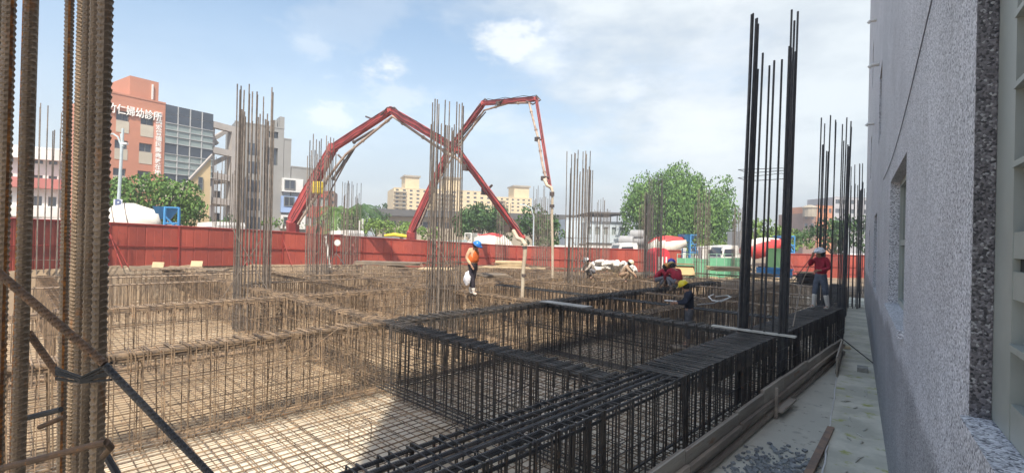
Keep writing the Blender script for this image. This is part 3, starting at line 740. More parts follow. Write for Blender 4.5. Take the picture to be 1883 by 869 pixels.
# ------------------------------------------------------------------ red sheet fence
RED2=mat('red_post',(.33,.045,.035),(.26,.04,.03),.5,2)
def fence(pts,lab,h=2.02,m=REDF):
    c=pts[0]; t=thing('sheet_fence',lab,'fence',c,0)
    for a,q in zip(pts,pts[1:]):
        d=V((q.x-a.x,q.y-a.y,0)); L_=d.length; d.normalize(); n=V((d.y,-d.x,0))
        if n.dot(V((-a.x,-a.y,0)))<0: n=-n
        k=max(1,round(L_/.72)); w_=L_/k
        for i in range(k):
            z0=a.z+(q.z-a.z)*(i+.5)/k; o=V((a.x,a.y,0))+d*(w_*i)
            b=MB(); x=w_/4                     # trapezoid corrugation
            prof=[(0,0),(x*.2,.0),(x*.3,.016),(x*1.9,.016),(x*2,.004),(x*2.1,.016),(x*3.9,.016),(w_+.006,0)]
            js=R.uniform(-.006,.006)
            for (u0,v0),(u1,v1) in zip(prof,prof[1:]):
                p0=o+d*u0+n*(v0+js); p1=o+d*u1+n*(v1+js)
                b.quad(p0+V((0,0,z0)),p1+V((0,0,z0)),p1+V((0,0,z0+h)),p0+V((0,0,z0+h)))
            b.build('sheet_panel',m,t)
        b=MB()
        for zz in (.98,h-.02):
            b.tube([a+V((0,0,zz))+n*(.06 if zz<1.5 else .02),q+V((0,0,zz))+n*(.06 if zz<1.5 else .02)],.03 if zz<1.5 else .055,4)
        b.build('rail',RED2,t)
        kk=max(1,round(L_/3.0))
        for i in range(kk+1):
            o=a+(q-a)*(i/kk); b=MB(); b.box(o+n*.055+V((0,0,h/2)),(.06,.06,h),(d,n,V((0,0,1)))); b.build('post',RED2,t)
            if i%2==0: b=MB(); b.tube([o+n*.09+V((0,0,1.5)),o+n*.9+d*.2+V((0,0,.02))],.022,5); b.build('stay',RED2,t)
    return t
fence(FP,'long red corrugated sheet fence running behind the site on the left and centre')
fence(FPr,'short red corrugated sheet fence at the right behind the worker in white boots')

# ------------------------------------------------------------------ trees
LEAF={}
def leafmat(name,c1,c2,c3):
    if name in LEAF: return LEAF[name]
    m=mat(name,c1,c2,.6,1.1,c3=c3,coord='World',spec=.25,thr=(.42,.58)); 
    b=m.node_tree.nodes['Principled BSDF']; b.inputs['Subsurface Weight'].default_value=0
    LEAF[name]=m; return m
LG=leafmat('leaf_green',(.07,.14,.03),(.12,.21,.045),(.17,.27,.07))
LD=leafmat('leaf_dark_green',(.04,.09,.028),(.07,.135,.038),(.11,.18,.055))
LL=leafmat('leaf_light_green',(.12,.20,.04),(.18,.27,.06),(.09,.16,.03))
LW=leafmat('leaf_grey_green',(.065,.14,.035),(.14,.25,.06),(.20,.31,.09))
BARK=mat('bark',(.16,.12,.08),(.09,.07,.05),.9,4,stretch=(1,1,.3))
def leaves(b, c, rx, ry, rz, n, size, rr, droop=0.0, aspect=1.6):
    """leaf cards spread through the shell of a clump"""
    for _ in range(n):
        u=V((rr.gauss(0,1),rr.gauss(0,1),rr.gauss(0,1))).normalized(); k=rr.uniform(.55,1.06)**.6
        p=V((c.x+u.x*rx*k,c.y+u.y*ry*k,c.z+u.z*rz*k))
        nrm=(u*.7+V((rr.uniform(-1,1),rr.uniform(-1,1),rr.uniform(-.6,1)))).normalized()
        a=nrm.cross(V((0,0,1)))
        if a.length<.1: a=V((1,0,0))
        a.normalize(); e=nrm.cross(a).normalized()
        if droop: e=(e*(1-droop)+V((0,0,-1))*droop).normalized()
        s=size*rr.uniform(.6,1.4); a=a*s*.5; e=e*s*.5*aspect
        q=b.pts((p-a,p-e*.9+nrm*s*.1,p+a,p+e)); b.face(q,q+1,q+2,q+3)
def tree(lab,base,clumps,m,size,dens,seed,grp=None,trunkr=.25,droop=0,name='broadleaf_tree',cat='tree',aspect=1.6):
    size*=.72
    """clumps: (offset right, offset forward, height centre, rx, ry, rz)"""
    rr=random.Random(seed); t=thing(name,lab,cat,base,0,grp); bm=MB()
    tops=[]
    for (x,f,z,rx,ry,rz) in clumps:
        c=V((base.x,base.y,0))+RGT*x+FWD*f; c.z=z; tops.append((c,min(rx,ry,rz)))
        # sub-clumps over the surface of each clump give an uneven outline
        ns=max(6,int(10*(rx*rz)**.5/1.3)); 
        for k in range(ns):
            u=V((rr.gauss(0,1),rr.gauss(0,1),rr.gauss(0,1))).normalized()
            sr=rr.uniform(.25,.48)*min(rx,ry,rz)+.15
            q=V((c.x+(rx-sr*.6)*u.x,c.y+(ry-sr*.6)*u.y,c.z+(rz-sr*.6)*u.z))
            n=int(dens*2.6*sr*sr/size/size*rr.choice((.35,.8,1.0,1.25)))
            leaves(bm,q,sr*1.15,sr*1.15,sr*(1.0+droop*.8),n,size,rr,droop,aspect)
    bm.build('crown',m,t)
    b=MB(); z0=base.z; zc=min(c.z for c,_ in tops)
    b.tube([V((base.x,base.y,z0)),V((base.x+.1,base.y,z0+(zc-z0)*.5)),V((base.x,base.y+.1,zc))],[trunkr*1.3,trunkr,trunkr*.8],8)
    for c,r_ in tops: b.tube([V((base.x,base.y,z0+(zc-z0)*.6)),(V((base.x,base.y,zc))+c)/2,c+V((0,0,r_*.4))],[trunkr*.6,trunkr*.35,trunkr*.1],6)
    b.build('trunk',BARK,t); return t
def gz(px,d): v=B_(px,d,0); return B_(px,d,fz(v))
def clump(px,py,d,d0,px0,rx,rz,ry=None):
    """crown clump whose centre appears at px,py for a tree based at px0,d0"""
    q=P(px,py,d); b0=B_(px0,d0,0); v=q-b0
    return (v.dot(RGT),v.dot(FWD),q.z,rx,ry or rx,rz)
# big willow-like tree
D=66; mpx=D/894
t_=[clump(x,y,D+dd,D,1255,r1*mpx,r2*mpx) for x,y,dd,r1,r2 in ((1238,352,0,46,44),(1205,370,1,48,52),(1298,372,-1,40,46),(1180,385,0,34,60),(1325,395,0,28,58),(1240,400,-2,60,55),(1290,410,-1,55,50),(1165,402,1,22,48),(1338,350,0,12,30),(1285,338,0,14,20),(1172,356,0,20,28),(1215,335,1,12,22),(1215,430,0,45,30),(1330,440,0,22,20))]
tree('huge drooping light green tree behind the white drum vehicles',gz(1255,D),t_,LW,.27,1.5,11,trunkr=.5,droop=.4,aspect=1.7)
D=40; m_=D/894
def simple(lab,px,d,cl,m,size,dens,seed,**k):
    q=d/894; return tree(lab,gz(px,d),[clump(x,y,d+dd,d,px,r1*q,r2*q) for x,y,dd,r1,r2 in cl],m,size,dens,seed,**k)
simple('rounded dense green tree in front of the orange clinic',280,34,((280,365,0,70,42),(235,368,.5,40,38),(325,372,0,45,38),(270,350,0,45,28),(345,390,0,26,24),(215,352,.5,25,28),(300,400,-.5,70,22)),LG,.2,2.6,21,trunkr=.2)
simple('dark shrubby tree standing against the base of the grey building',520,52,((520,412,0,26,12),(500,408,0,16,9),(545,414,0,18,8)),LG,.25,2.4,22,trunkr=.1)
simple('dense mid green tree behind the white truck in the centre',880,60,((880,408,0,34,32),(905,398,1,28,26),(858,415,0,26,26),(925,425,0,22,20),(890,385,0,22,14)),LD,.30,2.6,23,trunkr=.25)
simple('green tree standing directly left of the hanging hoses',985,54,((980,400,0,26,22),(1002,412,0,24,26),(970,425,0,22,20),(1015,435,0,20,20),(990,445,0,34,12)),LD,.28,2.6,24,trunkr=.2)
for i,(x,y,rx,rz,lab) in enumerate(((690,418,34,16,'low light green bushes behind the fence left of the second boom'),(740,420,30,14,'low light green bush at the foot of the second boom'),(655,405,22,22,'mid green bush between the palm trees'),(790,425,22,14,'small light green bush right of the second boom foot'))):
    simple(lab,x,52+i,((x,y,0,rx,rz),(x-rx*.5,y+3,0,rx*.5,rz*.8),(x+rx*.5,y+2,.4,rx*.5,rz*.8)),LL if i!=2 else LG,.24,2.4,30+i,trunkr=.07,name='bush',cat='bush')
simple('leafy light green tree seen between the tall dark column bars',1440,62,((1440,440,0,30,22),(1400,430,0,28,28),(1470,445,0,24,16),(1380,445,0,20,20)),LL,.30,2.4,35,trunkr=.15)
simple('dark spreading tree at the right behind the column bars',1535,56,((1530,425,0,34,22),(1500,435,0,30,18),(1565,430,0,32,26),(1585,415,0,18,18),(1545,408,0,26,14),(1480,440,0,18,12),(1560,455,0,40,12)),LD,.28,2.2,36,trunkr=.2)
simple('bright green shrubbery under the huge drooping tree',1300,60,((1290,452,0,40,12),(1340,448,0,30,14),(1230,455,0,30,10)),LL,.24,2.4,37,trunkr=.07,name='bush',cat='bush')
simple('small dark rounded tree behind the palms',705,74,((705,402,0,14,12),(690,396,0,12,9)),LD,.3,2.4,38,trunkr=.12)
simple('slim dark tree sticking up left of the yellow apartments',700,90,((700,384,0,10,7),(706,378,0,6,4)),LD,.32,2.2,39,trunkr=.15)
simple('faraway green treetops between long grey building and bushes',610,78,((620,400,0,22,12),(600,405,0,14,12)),LG,.34,2.2,40,trunkr=.12)
simple('bushes under the concrete frame by the fence',425,48,((420,405,0,18,10),(405,412,0,12,7)),LD,.24,2.2,41,trunkr=.07,name='bush',cat='bush')
def palm(lab,px,py,d,L_,seed):
    rr=random.Random(seed); top=P(px,py,d); g=gz(px,d); t=thing('palm_tree',lab,'palm',g)
    b=MB(); b.tube([g,V((g.x+.1,g.y,(g.z+top.z)/2)),top],[.2,.15,.11],8); b.build('trunk',mat('palm_bark',(.42,.40,.36),(.3,.28,.25),.8,3),t)
    b=MB()
    for k in range(16):
        a=k*2*math.pi/16+rr.uniform(-.2,.2); el=rr.uniform(-.2,1.0); u=V((math.cos(a),math.sin(a),0)); pts=[]
        for s in range(9):
            f=s/8; pts.append(top+u*(L_*f*math.cos(el*.6))+V((0,0,L_*(math.sin(el)*f-1.05*f*f))))
        for s in range(8):
            p=pts[s]; q=pts[s+1]; dd=(q-p); sd=dd.cross(V((0,0,1))).normalized()
            for sg in(-1,1):
                for h in(0,.5):
                    o=p+dd*h; w_=L_*.30*math.sin(math.pi*min(1,(s+h+1)/9.5)); k_=b.pts((o,o+dd*.42,o+dd*.9+sd*sg*w_-V((0,0,w_*.7)))); b.face(k_,k_+1,k_+2)
    b.build('crown',LD if seed%2 else LG,t)
palm('tall palm tree right of the small column bars',664,380,58,3.0,1)
palm('shorter palm tree left of the small column bars',617,385,56,2.8,2)

# ------------------------------------------------------------------ buildings
def bmat(n,c,c2=None,**k): return mat(n,c,c2 or tuple(x*.85 for x in c),.8,.35,coord='World',**k)
ORG=bmat('orange_tile',(.50,.22,.14),(.45,.20,.13)); CRM=bmat('cream_panel',(.52,.47,.38)); BEI=bmat('beige_render',(.60,.46,.27))
GRY=bmat('grey_render',(.27,.27,.26),(.24,.24,.23)); CGR=bmat('fair_faced_concrete',(.40,.37,.34)); YEL=bmat('yellow_render',(.66,.53,.33),(.60,.49,.31)); WHB=bmat('white_render',(.68,.68,.66)); BLU=bmat('pale_blue_render',(.30,.42,.66))
BRN=bmat('brown_brick',(.26,.16,.12)); PBL=bmat('pale_blue_sheet',(.52,.60,.66)); DKR=bmat('dark_roof',(.10,.10,.10)); REDW=bmat('red_frame',(.38,.07,.05)); TAN=bmat('tan_render',(.38,.33,.25))
GLS1=mat('blue_dark_glass',(.035,.045,.06),(.05,.06,.08),.15,.5,spec=.8); GLS2=mat('pale_green_spandrel',(.25,.30,.29),(.20,.25,.245),.25,.6,spec=.6); MUL=bmat('mullion',(.42,.43,.43))
def facade_at(px,d,ang):
    """ang: how far the facade runs to the right of straight ahead, in degrees"""
    o=B_(px,d,0); a=rad(ang); u=RGT*math.sin(a)+FWD*math.cos(a); n=V((u.y,-u.x,0))
    if n.dot(-o)<0: n=-n
    return Face(o,u,n)
def shell(f,par,m,u0,u1,z1,ops=(),depth=9,z0=-1.2,dep=.25,name='wall',roof=None):
    b=MB(); f.wall(b,u0,u1,z0,z1,list(ops),dep)
    for a in((u0,u1)): b.quad(f.p(a,z0),f.p(a,z0,-depth),f.p(a,z1,-depth),f.p(a,z1))
    b.quad(f.p(u0,z0,-depth),f.p(u1,z0,-depth),f.p(u1,z1,-depth),f.p(u0,z1,-depth))
    b.quad(f.p(u0,z1),f.p(u1,z1),f.p(u1,z1,-depth),f.p(u0,z1,-depth)); b.build(name,m,par)
    b=MB(); f.box(b,u0-.02,u1+.02,z1-.02,z1+.16,-.22,.05); b.build('parapet',roof or m,par)
# the orange clinic
f=facade_at(205,50,33); cl=thing('clinic_building','orange tiled clinic building with white lettering on the far left','building',f.p(0,-1))
uR=f.tz(303,250)[0]; uL=f.tz(192,250)[0]
zt_=f.tz(213,172)[1]
ops=[]
for (x0,x1,y0,y1,y2) in ((214,238,202,220,242),(259,283,209,228,250),(211,235,256,272,292),(256,280,262,278,300),(208,232,308,322,340),(253,277,313,330,350)):
    u0,u1=f.tz(x0,y0)[0],f.tz(x1,y0)[0]; ops.append((u0,u1,f.tz(x0,y1)[1],f.tz(x0,y0)[1],f.tz(x0,y2)[1]))
wd=ops[0][1]-ops[0][0]
for k in range(3):
    o=ops[2*k]; ops.append((o[0]-1.9,o[1]-1.9,o[2],o[3],o[4]))
shell(f,cl,ORG,uL,uR,zt_,ops,12)
for o in ops:
    window(f,cl,o[0]+.01,o[1]-.01,o[2]+.01,o[3]-.01,.22,DALU,GLS1,1,0,.07)
    b=MB(); f.box(b,o[0],o[1],o[4],o[2]-.01,-.02,.03); b.build('spandrel_panel',CRM,cl)
u0,u1=f.tz(243,160)[0],f.tz(296,170)[0]; z1=f.tz(243,137)[1]
b=MB(); f.box(b,u0,u1,zt_-.3,z1,-8,-.6); b.build('roof_tower',ORG,cl)
b=MB(); ua=f.tz(283,160)[0]; f.box(b,ua,ua+.12,zt_+.3,z1-.4,-.6,-.4); b.build('lightning_rod',WHB,cl)
def text(s,par,origin,u,up,h,m,name='lettering',bold=.0,ext=.03,spacing=1.0,sx=1.0):
    c=bpy.data.curves.new(name,'FONT'); c.body=s; c.size=h; c.extrude=ext; c.offset=bold; c.space_character=spacing; c.align_x='LEFT'; c.resolution_u=2
    o=bpy.data.objects.new('tmp_text',c); sc.collection.objects.link(o)
    dg=bpy.context.evaluated_depsgraph_get(); dg.update(); me=bpy.data.meshes.new_from_object(o.evaluated_get(dg))
    bpy.data.objects.remove(o); me.materials.clear(); me.materials.append(m); me.name=name
    n=u.cross(up); M=Matrix(((u.x,up.x,n.x,origin.x),(u.y,up.y,n.y,origin.y),(u.z,up.z,n.z,origin.z),(0,0,0,1)))
    me.transform(Matrix.Diagonal((sx,1,1,1))); me.transform(world_of(par).inverted()@M if par else M); return link(name,me,par)
WHT=mat('white_letter',(.85,.84,.80))
UP=V((0,0,1))
ut0,zt0=f.tz(196,196); ut1,zt1=f.tz(297,204)
hs_=f.tz(230,186)[1]-f.tz(230,204)[1]
pitch_=(ut1-ut0)/6
for k,ch in enumerate('竹仁婦幼診所'):
    text(ch,cl,f.p(ut0+pitch_*k,f.tz(213,197)[1]-hs_*.55+.0,.12),f.u,UP,hs_*1.05,WHT,'lettering',.012,.06,sx=pitch_/hs_*.93)
us,ue=f.tz(283,250)[0],f.tz(298,250)[0]
b=MB(); f.box(b,us,ue,0,f.tz(290,205)[1],0,.05); b.build('sign_strip',mat('pink_sign',(.62,.30,.22)),cl)
ztop=f.tz(290,208)[1]; zbot=f.tz(290,322)[1]; ss='張純宏曾德民鄭堯敦在地'
st=(ztop-zbot)/len(ss)
for k,ch in enumerate(ss): text(ch,cl,f.p(us+.12,ztop-st*(k+.88),.075),f.u,UP,st*.98,WHT,'lettering',.01,.02,sx=(ue-us)*.8/st)
# glass fronted block next to it
gb=thing('glass_building','block with striped dark and pale glass facade beside the orange clinic','building',f.p(uR,-1))
uG=f.tz(392,250)[0]; zg=f.tz(305,191)[1]
b=MB(); f.box(b,uR+.01,uG,-1.1,zg,-11,-.1); b.build('wall',CGR,gb)
bands=[(191,225,GLS1),(225,262,GLS2),(262,282,GLS1),(282,318,GLS2),(318,334,GLS1),(334,372,CRM)]
ncol=4; lin=lambda y: f.tz(305,y)[1]
for (ya,yb_,m_) in bands:
    za,zb=lin(ya),lin(yb_); rows=2 if m_ is GLS1 and ya<200 else (3 if m_ is GLS2 else 1)
    for i in range(ncol):
        for r_ in range(rows):
            a0=uR+.02+(uG-uR)*i/ncol; a1=uR+(uG-uR)*(i+1)/ncol; h0=zb+(za-zb)*r_/rows; h1=zb+(za-zb)*(r_+1)/rows
            b=MB(); f.box(b,a0+.03,a1-.03,h0+.03,h1-.03,-.08,-.02); b.build('pane' if m_ is not CRM else 'cladding_panel',m_,gb)
for i in range(1,ncol): a0=uR+(uG-uR)*i/ncol; b=MB(); f.box(b,a0-.05,a0+.05,lin(334),lin(192),-.06,.06); b.build('mullion',MUL,gb)
for y in (225,237,249,262,282,294,306,318): b=MB(); f.box(b,uR+.02,uG,lin(y)-.035,lin(y)+.035,-.06,.09); b.build('transom',MUL,gb)
# beige gable piece in front
f2=facade_at(340,48,33); yg=thing('gable_building','beige wing with a steep sloping roof edge below the glass facade','building',f2.p(0,-1))
pts=[f2.tz(x,y) for x,y in ((342,338),(388,287),(383,420),(340,420))]
q=[(pts[0][0],pts[0][1]),(pts[1][0],pts[1][1]),(pts[1][0],-1),(pts[0][0],-1)]
b=MB(); b.hexa([f2.p(u,z,0) for u,z in q],[f2.p(u,z,-.45) for u,z in q]); b.build('wall',BEI,yg)
b=MB(); b.tube([f2.p(q[0][0]-.3,q[0][1]-.3,.1),f2.p(q[1][0]+.1,q[1][1]+.15,.1)],.14,4); b.build('roof_edge',CGR,yg)
a,c=f2.tz(364,325),f2.tz(372,350); window(f2,yg,a[0],c[0],c[1],a[1],-.06,DALU,GLS1,0,1,.06)
# open concrete frame
cf=thing('concrete_frame_building','open concrete frame building with diagonal struts beside the glass facade','building',f.p(uG,-1))
uF=f.tz(440,260)[0]; L2=lambda x,y: f.tz(x,y)
def fbeam(x0,y0,x1,y1,w_=.7,o=(-.8,-.1),nm='beam'):
    a,c=f.tz(x0,y0),f.tz(x1,y1); b=MB(); d=(f.p(c[0],c[1])-f.p(a[0],a[1])); ln=d.length; d.normalize(); up=d.cross(f.n); m_=(f.p(a[0],a[1])+f.p(c[0],c[1]))/2+f.n*((o[0]+o[1])/2)
    b.box(m_,(ln,o[1]-o[0],w_),(d,f.n,up)); b.build(nm,CGR,cf)
uG2=uG+.05
for y0,y1 in ((228,240),(275,285),(322,330),(368,374)): fbeam(393,y0,440,y1,.75)
fbeam(436,238,432,424,1.1,(-1.2,-.05),'column')
fbeam(396,226,394,424,.5,(-1.3,-.6),'column')
fbeam(413,300,411,424,.5,(-4.0,-3.4),'column')
for a in ((395,262,437,236),(395,306,436,286),(398,240,418,262),(398,305,410,322)): fbeam(*a,.45,(-3.0,-2.2),'strut')
b=MB(); a0=f.tz(395,330); 
for y in (330,374): z=f.tz(395,y)[1]; f.box(b,uG2,uF-.5,z-.15,z+.1,-8,-1.3)
b.build('floor_slab',CGR,cf)
b=MB(); f.box(b,uG2,uF,-1,f.tz(395,332)[1]-.2,-8.3,-8.05); b.build('back_wall',GRY,cf)
for k in range(3):
    for j in range(2):
        u_=uG2+.7+k*1.5; z_=f.tz(395,330+46*j)[1]-2.6; b=MB(); f.box(b,u_,u_+1.1,z_,z_+1.9,-8.04,-7.95); b.build('window',GLS1,cf)
# grey stepped building
f3=facade_at(432,64,52); gs=thing('stepped_building','grey stepped building with white and pale blue bay windows','building',f3.p(0,-1))
tz3=f3.tz
steps=[(432,523,228),(523,536,256),(536,600,307)]
def rect3(x0,x1,y0,y1): a=tz3(x0,y0); c=tz3(x1,y0); e=tz3(x0,y1); return (a[0],c[0],e[1],a[1])
opw=[rect3(488,511,270,302),rect3(490,512,240,252)]
wallops=[opw[0]]
for i,(x0,x1,y) in enumerate(steps):
    u0,u1=tz3(x0,y)[0],tz3(x1,y)[0]; z=tz3(x0,y+ (0 if i else -4))[1]
    shell(f3,gs,GRY,u0,u1,z,[o for o in (opw if i==0 else []) ],8-.5*i)
for o in opw: window(f3,gs,o[0]+.01,o[1]-.01,o[2]+.01,o[3]-.01,.5,DALU,GLS1,1,0,.08)
for i in range(4): a=tz3(500+i*6.5,222); b=MB(); f3.box(b,a[0],a[0]+.3,a[1]-1.2,a[1]+.2,-1,-.4); b.build('fin',GRY,gs)
a=tz3(515,214); e=tz3(523,240); b=MB(); f3.box(b,a[0],e[0],e[1],a[1],-2,-.04); b.build('chimney',GRY,gs)
for (x0,x1,y0,y1,m_,w) in ((518,556,327,352,WHB,(522,541,331,347)),(516,556,360,390,BLU,(521,539,362,378)),(516,560,395,420,WHB,(520,534,399,412))):
    r=rect3(x0,x1,y0,y1); b=MB(); f3.box(b,r[0],r[1],r[2],r[3],-.03,.5); bay=b.build('bay_window',m_,gs)
    w=rect3(*w); g=Face(f3.p(0,0,.56),f3.u,f3.n); 
    b=MB(); g.box(b,w[0],w[1],w[2],w[3],-.04,.0); b.build('pane',GLS1,bay)
    b=MB(); 
    for k in range(3): uu=w[0]+(w[1]-w[0])*k/2; g.box(b,uu-.05,uu+.05,w[2],w[3],0,.05)
    for zz in (w[2],w[3]): g.box(b,w[0]-.05,w[1]+.05,zz-.05,zz+.05,0,.055)
    b.build('frame',DALU,bay)
for (x0,x1) in ((455,478),):
    for k in range(5):
        r=rect3(x0,x1,262+k*34,284+k*34); b=MB(); f3.box(b,r[0],r[1],r[2],r[3],.0,.03); b.build('window',GLS1,gs)
# small buildings between
def block(lab,x0,x1,y,d,ang,m,rows,cols,wm=GLS1,depth=8,name='building',y1=None,fh=None,marg=.12,roofm=None,z0=-1.2,frac=.5,ybase=425,cat='building'):
    f=facade_at(x0,d,ang); u1=f.tz(x1,y)[0]; z1=f.tz(x0,y)[1]; t=thing(name,lab,cat,f.p(0,z0)); ops=[]
    zb=f.tz(x0,ybase)[1]; zb=max(zb,z0+.2)
    if rows:
        H=(z1-zb)/rows; Wc=(u1)/cols
        for r in range(rows):
            for c in range(cols):
                a=Wc*(c+.5-frac/2); e=Wc*(c+.5+frac/2); ops.append((a,e,zb+H*(r+.28),zb+H*(r+.74)))
    shell(f,t,m,0,u1,z1,ops,depth,z0,.25,roof=roofm)
    for o in ops: window(f,t,o[0]+.01,o[1]-.01,o[2]+.01,o[3]-.01,.2,DALU if wm is GLS1 else MUL,wm,1,0,.06)
    return f,t
block('red framed building with tall gridded windows behind the red boom',562,606,352,58,70,REDW,2,4,GLS2,5,frac=.72)
block('small brown brick building top right of the red framed one',598,616,352,95,75,BRN,3,2,GLS1,6,ybase=392)
block('low white building half hidden behind the palms',580,645,382,75,78,WHB,2,5,GLS1,6)
# yellow apartment blocks: one facade each
yg_=[('yellow apartment tower farthest left with corner balconies',722,800,345,150,68,7,6),('yellow apartment block in the middle behind the column',801,905,348,152,72,6,8),('yellow apartment block stepping down behind the red boom tip',906,978,362,158,74,5,7)]
for lab,x0,x1,y,d,ang,r,c in yg_:
    f_,t=block(lab,x0,x1,y,d,ang,YEL,r,c,GLS1,14,frac=.42,ybase=395)
    u1=f_.tz(x1,y)[0]; z1=f_.tz(x0,y)[1]
    for a in ((.28,.62) if x0<800 else (.15,.42) if x0<850 else (.55,.95),):
        b=MB(); f_.box(b,u1*a[0],u1*a[1],z1,z1+3.8,-8,-1); tw=b.build('roof_tower',YEL,t)
        b=MB(); f_.box(b,u1*a[0]-.4,u1*a[1]+.4,z1+3.8,z1+4.3,-8.4,-.6); b.build('roof_slab',TAN,tw)
    b=MB(); 
    for k in range(1,r): z=z1-(z1-f_.tz(x0,395)[1])*k/r; f_.box(b,0,u1*.3,z-.12,z+.12,.0,.9)
    b.build('balcony_slab',TAN,t)
# long low building with dark roof
f_,t=block('long low tan building with dark flat roof across the centre',690,1046,398,88,80,TAN,1,18,GLS1,14,frac=.62,ybase=424)
u1=f_.tz(1046,400)[0]; z1=f_.tz(690,398)[1]; b=MB(); f_.box(b,-1,u1+1,z1+.2,z1+1.4,-15,1.2); b.build('roof',DKR,t)
# pale blue and white works building
f_,t=block('pale blue and white works building with dark canopy roof',1076,1152,408,70,85,PBL,1,5,GLS2,10,frac=.55,ybase=440)
u1=f_.tz(1152,400)[0]; z1=f_.tz(1076,408)[1]; b=MB(); f_.box(b,.5,u1-.3,z1+1.2,z1+1.45,-9,1); b.build('canopy_roof',DKR,t)
b=MB()
for k in range(6):
    for o in (-8,.6): f_.box(b,.6+k*(u1-1.2)/5-.06,.6+k*(u1-1.2)/5+.06,z1,z1+1.2,o-.06,o+.06)
b.build('canopy_posts',DKR,t)
block('plain white block left of the pale blue works',1040,1076,402,72,85,PBL,0,0,depth=6)
f_,t=block('grey low annex roof in front of the works building',1078,1150,448,56,88,CGR,0,0,depth=5,roofm=DKR)
f_,t=block('low white boundary wall behind the right part of the fence',1020,1262,453,52,88,WHB,0,0,depth=.3,name='boundary_wall',cat='wall')
# right far buildings
block('small brown building with rounded rooftop turret at the far right',1476,1500,392,140,80,BRN,2,2,GLS1,10,ybase=420)
block('orange topped block beside the brown turret building',1500,1532,378,142,82,bmat('orange_render',(.60,.24,.10)),3,3,GLS1,10,ybase=430)
block('pale grey high building at the far right behind the tree',1532,1600,362,150,85,bmat('pale_grey_render',(.42,.42,.44)),4,5,GLS1,12,ybase=430,frac=.6)
f_=facade_at(1476,138,80); b=MB(); q=P(1489,392,139); b.lathe(q-V((0,0,1)),(0,0,1),[(0,1.8),(2.2,1.8),(2.6,2.1),(3.0,1.6),(3.4,.4)],12); tag(b.build('rooftop_turret',TAN),'round capped turret standing on the brown building','turret')
# left edge building seen between the foreground bars
f_,t=block('white building with red band and white balconies at the far left',-60,112,262,52,60,WHB,4,6,GLS1,8,frac=.6)
for k in range(4):
    zz=f_.tz(-60,262)[1]-.2-k*3.2; b=MB(); f_.box(b,-.2,f_.tz(112,262)[0]+.3,zz-1.1,zz,.0,1.0); b.build('balcony',WHB if k%2==0 else bmat('faded_red_band',(.45,.16,.14)),t)
# block behind stepped building foot: white parts seen low
block('white shed behind the drooping tree at its right foot',1362,1380,425,52,88,WHB,0,0,depth=3,name='shed',cat='shed')

# ------------------------------------------------------------------ concrete pump booms
BRED=mat('boom_red_paint',(.42,.075,.07),(.32,.055,.055),.5,1.5,c3=(.42,.20,.18),coord='World',thr3=(.62,.8)); PIPE=mat('concrete_pipe',(.42,.33,.26),(.30,.21,.17),.7,2,c3=(.55,.48,.38),coord='World')
DSTL=mat('dark_machine_steel',(.08,.07,.07),(.13,.10,.09),.5,3); HOSE=mat('cream_hose',(.56,.49,.38),(.48,.40,.30),.75,2.5,c3=(.36,.26,.2),coord='World'); YELP=mat('yellow_paint',(.75,.55,.04),(.68,.50,.05),.5,2)
def girder(par,p,q,w0,w1,th,nm='boom_section',bulge=.3):
    p=V(p);q=V(q);d=(q-p);L_=d.length;d.normalize(); s=d.cross(UP).normalized(); up=s.cross(d).normalized(); b=MB()
    st=[(0,w0*.8),(.06,w0*1.05),(.35,w0*(1+bulge*.3)),(.8,w1*1.15),(.95,w1*1.05),(1,w1*.8)]
    prev=None
    for f,wd_ in st:
        c=p+d*L_*f; r=[c+s*sx*th/2+up*sz*wd_/2 for sx,sz in((-1,-1),(1,-1),(1,1),(-1,1))]
        k=b.pts(r)
        if prev is not None:
            for i in range(4): j=(i+1)%4; b.face(prev+i,prev+j,k+j,k+i)
        else: b.face(k+3,k+2,k+1,k)
        prev=k
    b.face(prev,prev+1,prev+2,prev+3)
    # flanges along both chords
    for sz in(-1,1):
        for (f0,h0),(f1,h1) in zip(st,st[1:]):
            a=p+d*L_*f0+up*sz*(h0/2+.015); c=p+d*L_*f1+up*sz*(h1/2+.015); b.tube([a-s*th*.55,c-s*th*.55],.025,4); b.tube([a+s*th*.55,c+s*th*.55],.025,4)
    return b.build(nm,BRED,par)
def knuckle(par,c,r,th):
    s=FWD; b=MB(); b.lathe(c-s*th*.5,s,[(0,r),(th,r)],14); b.lathe(c-s*th*.65,s,[(0,r*.45),(th*1.3,r*.45)],10); o=b.build('hinge',BRED,par)
    return o
def cyl(par,p,q,r):
    p=V(p);q=V(q);m=p+(q-p)*.58; b=MB(); b.tube([p,m],r,8); b.tube([m,q],r*.55,8); b.tube([p,p+(q-p)*.03],r*1.5,8); b.build('hydraulic_cylinder',DSTL,par)
def pipe(par,pts,r,m=PIPE,clamps=6):
    b=MB(); b.tube(pts,r,8)
    for a,c in zip(pts,pts[1:]):
        a=V(a);c=V(c); n=max(1,int((c-a).length/2.2))
        for k in range(n): x=a+(c-a)*((k+.5)/n); d=(c-a).normalized()*.05; b.tube([x-d,x+d],r*1.45,8)
    b.build('delivery_pipe',m,par)
def brackets(par,pairs):
    b=MB()
    for a,c in pairs: b.tube([a,c],.035,5); d=(V(c)-V(a)).normalized(); b.box(c,(.22,.22,.18))
    b.build('pipe_bracket',DSTL,par)
def wheel(par,c,r,axis,w_=.28):
    b=MB(); b.lathe(c-axis*w_/2,axis,[(0,r*.8),(.03,r),(w_-.03,r),(w_,r*.8)],18); o=b.build('wheel',BLACK,par)
    b=MB(); b.lathe(c-axis*(w_/2+.01),axis,[(0,r*.5),(w_+.02,r*.5)],12); b.build('rim',mat('rim_grey',(.4,.4,.4),rough=.4),o)
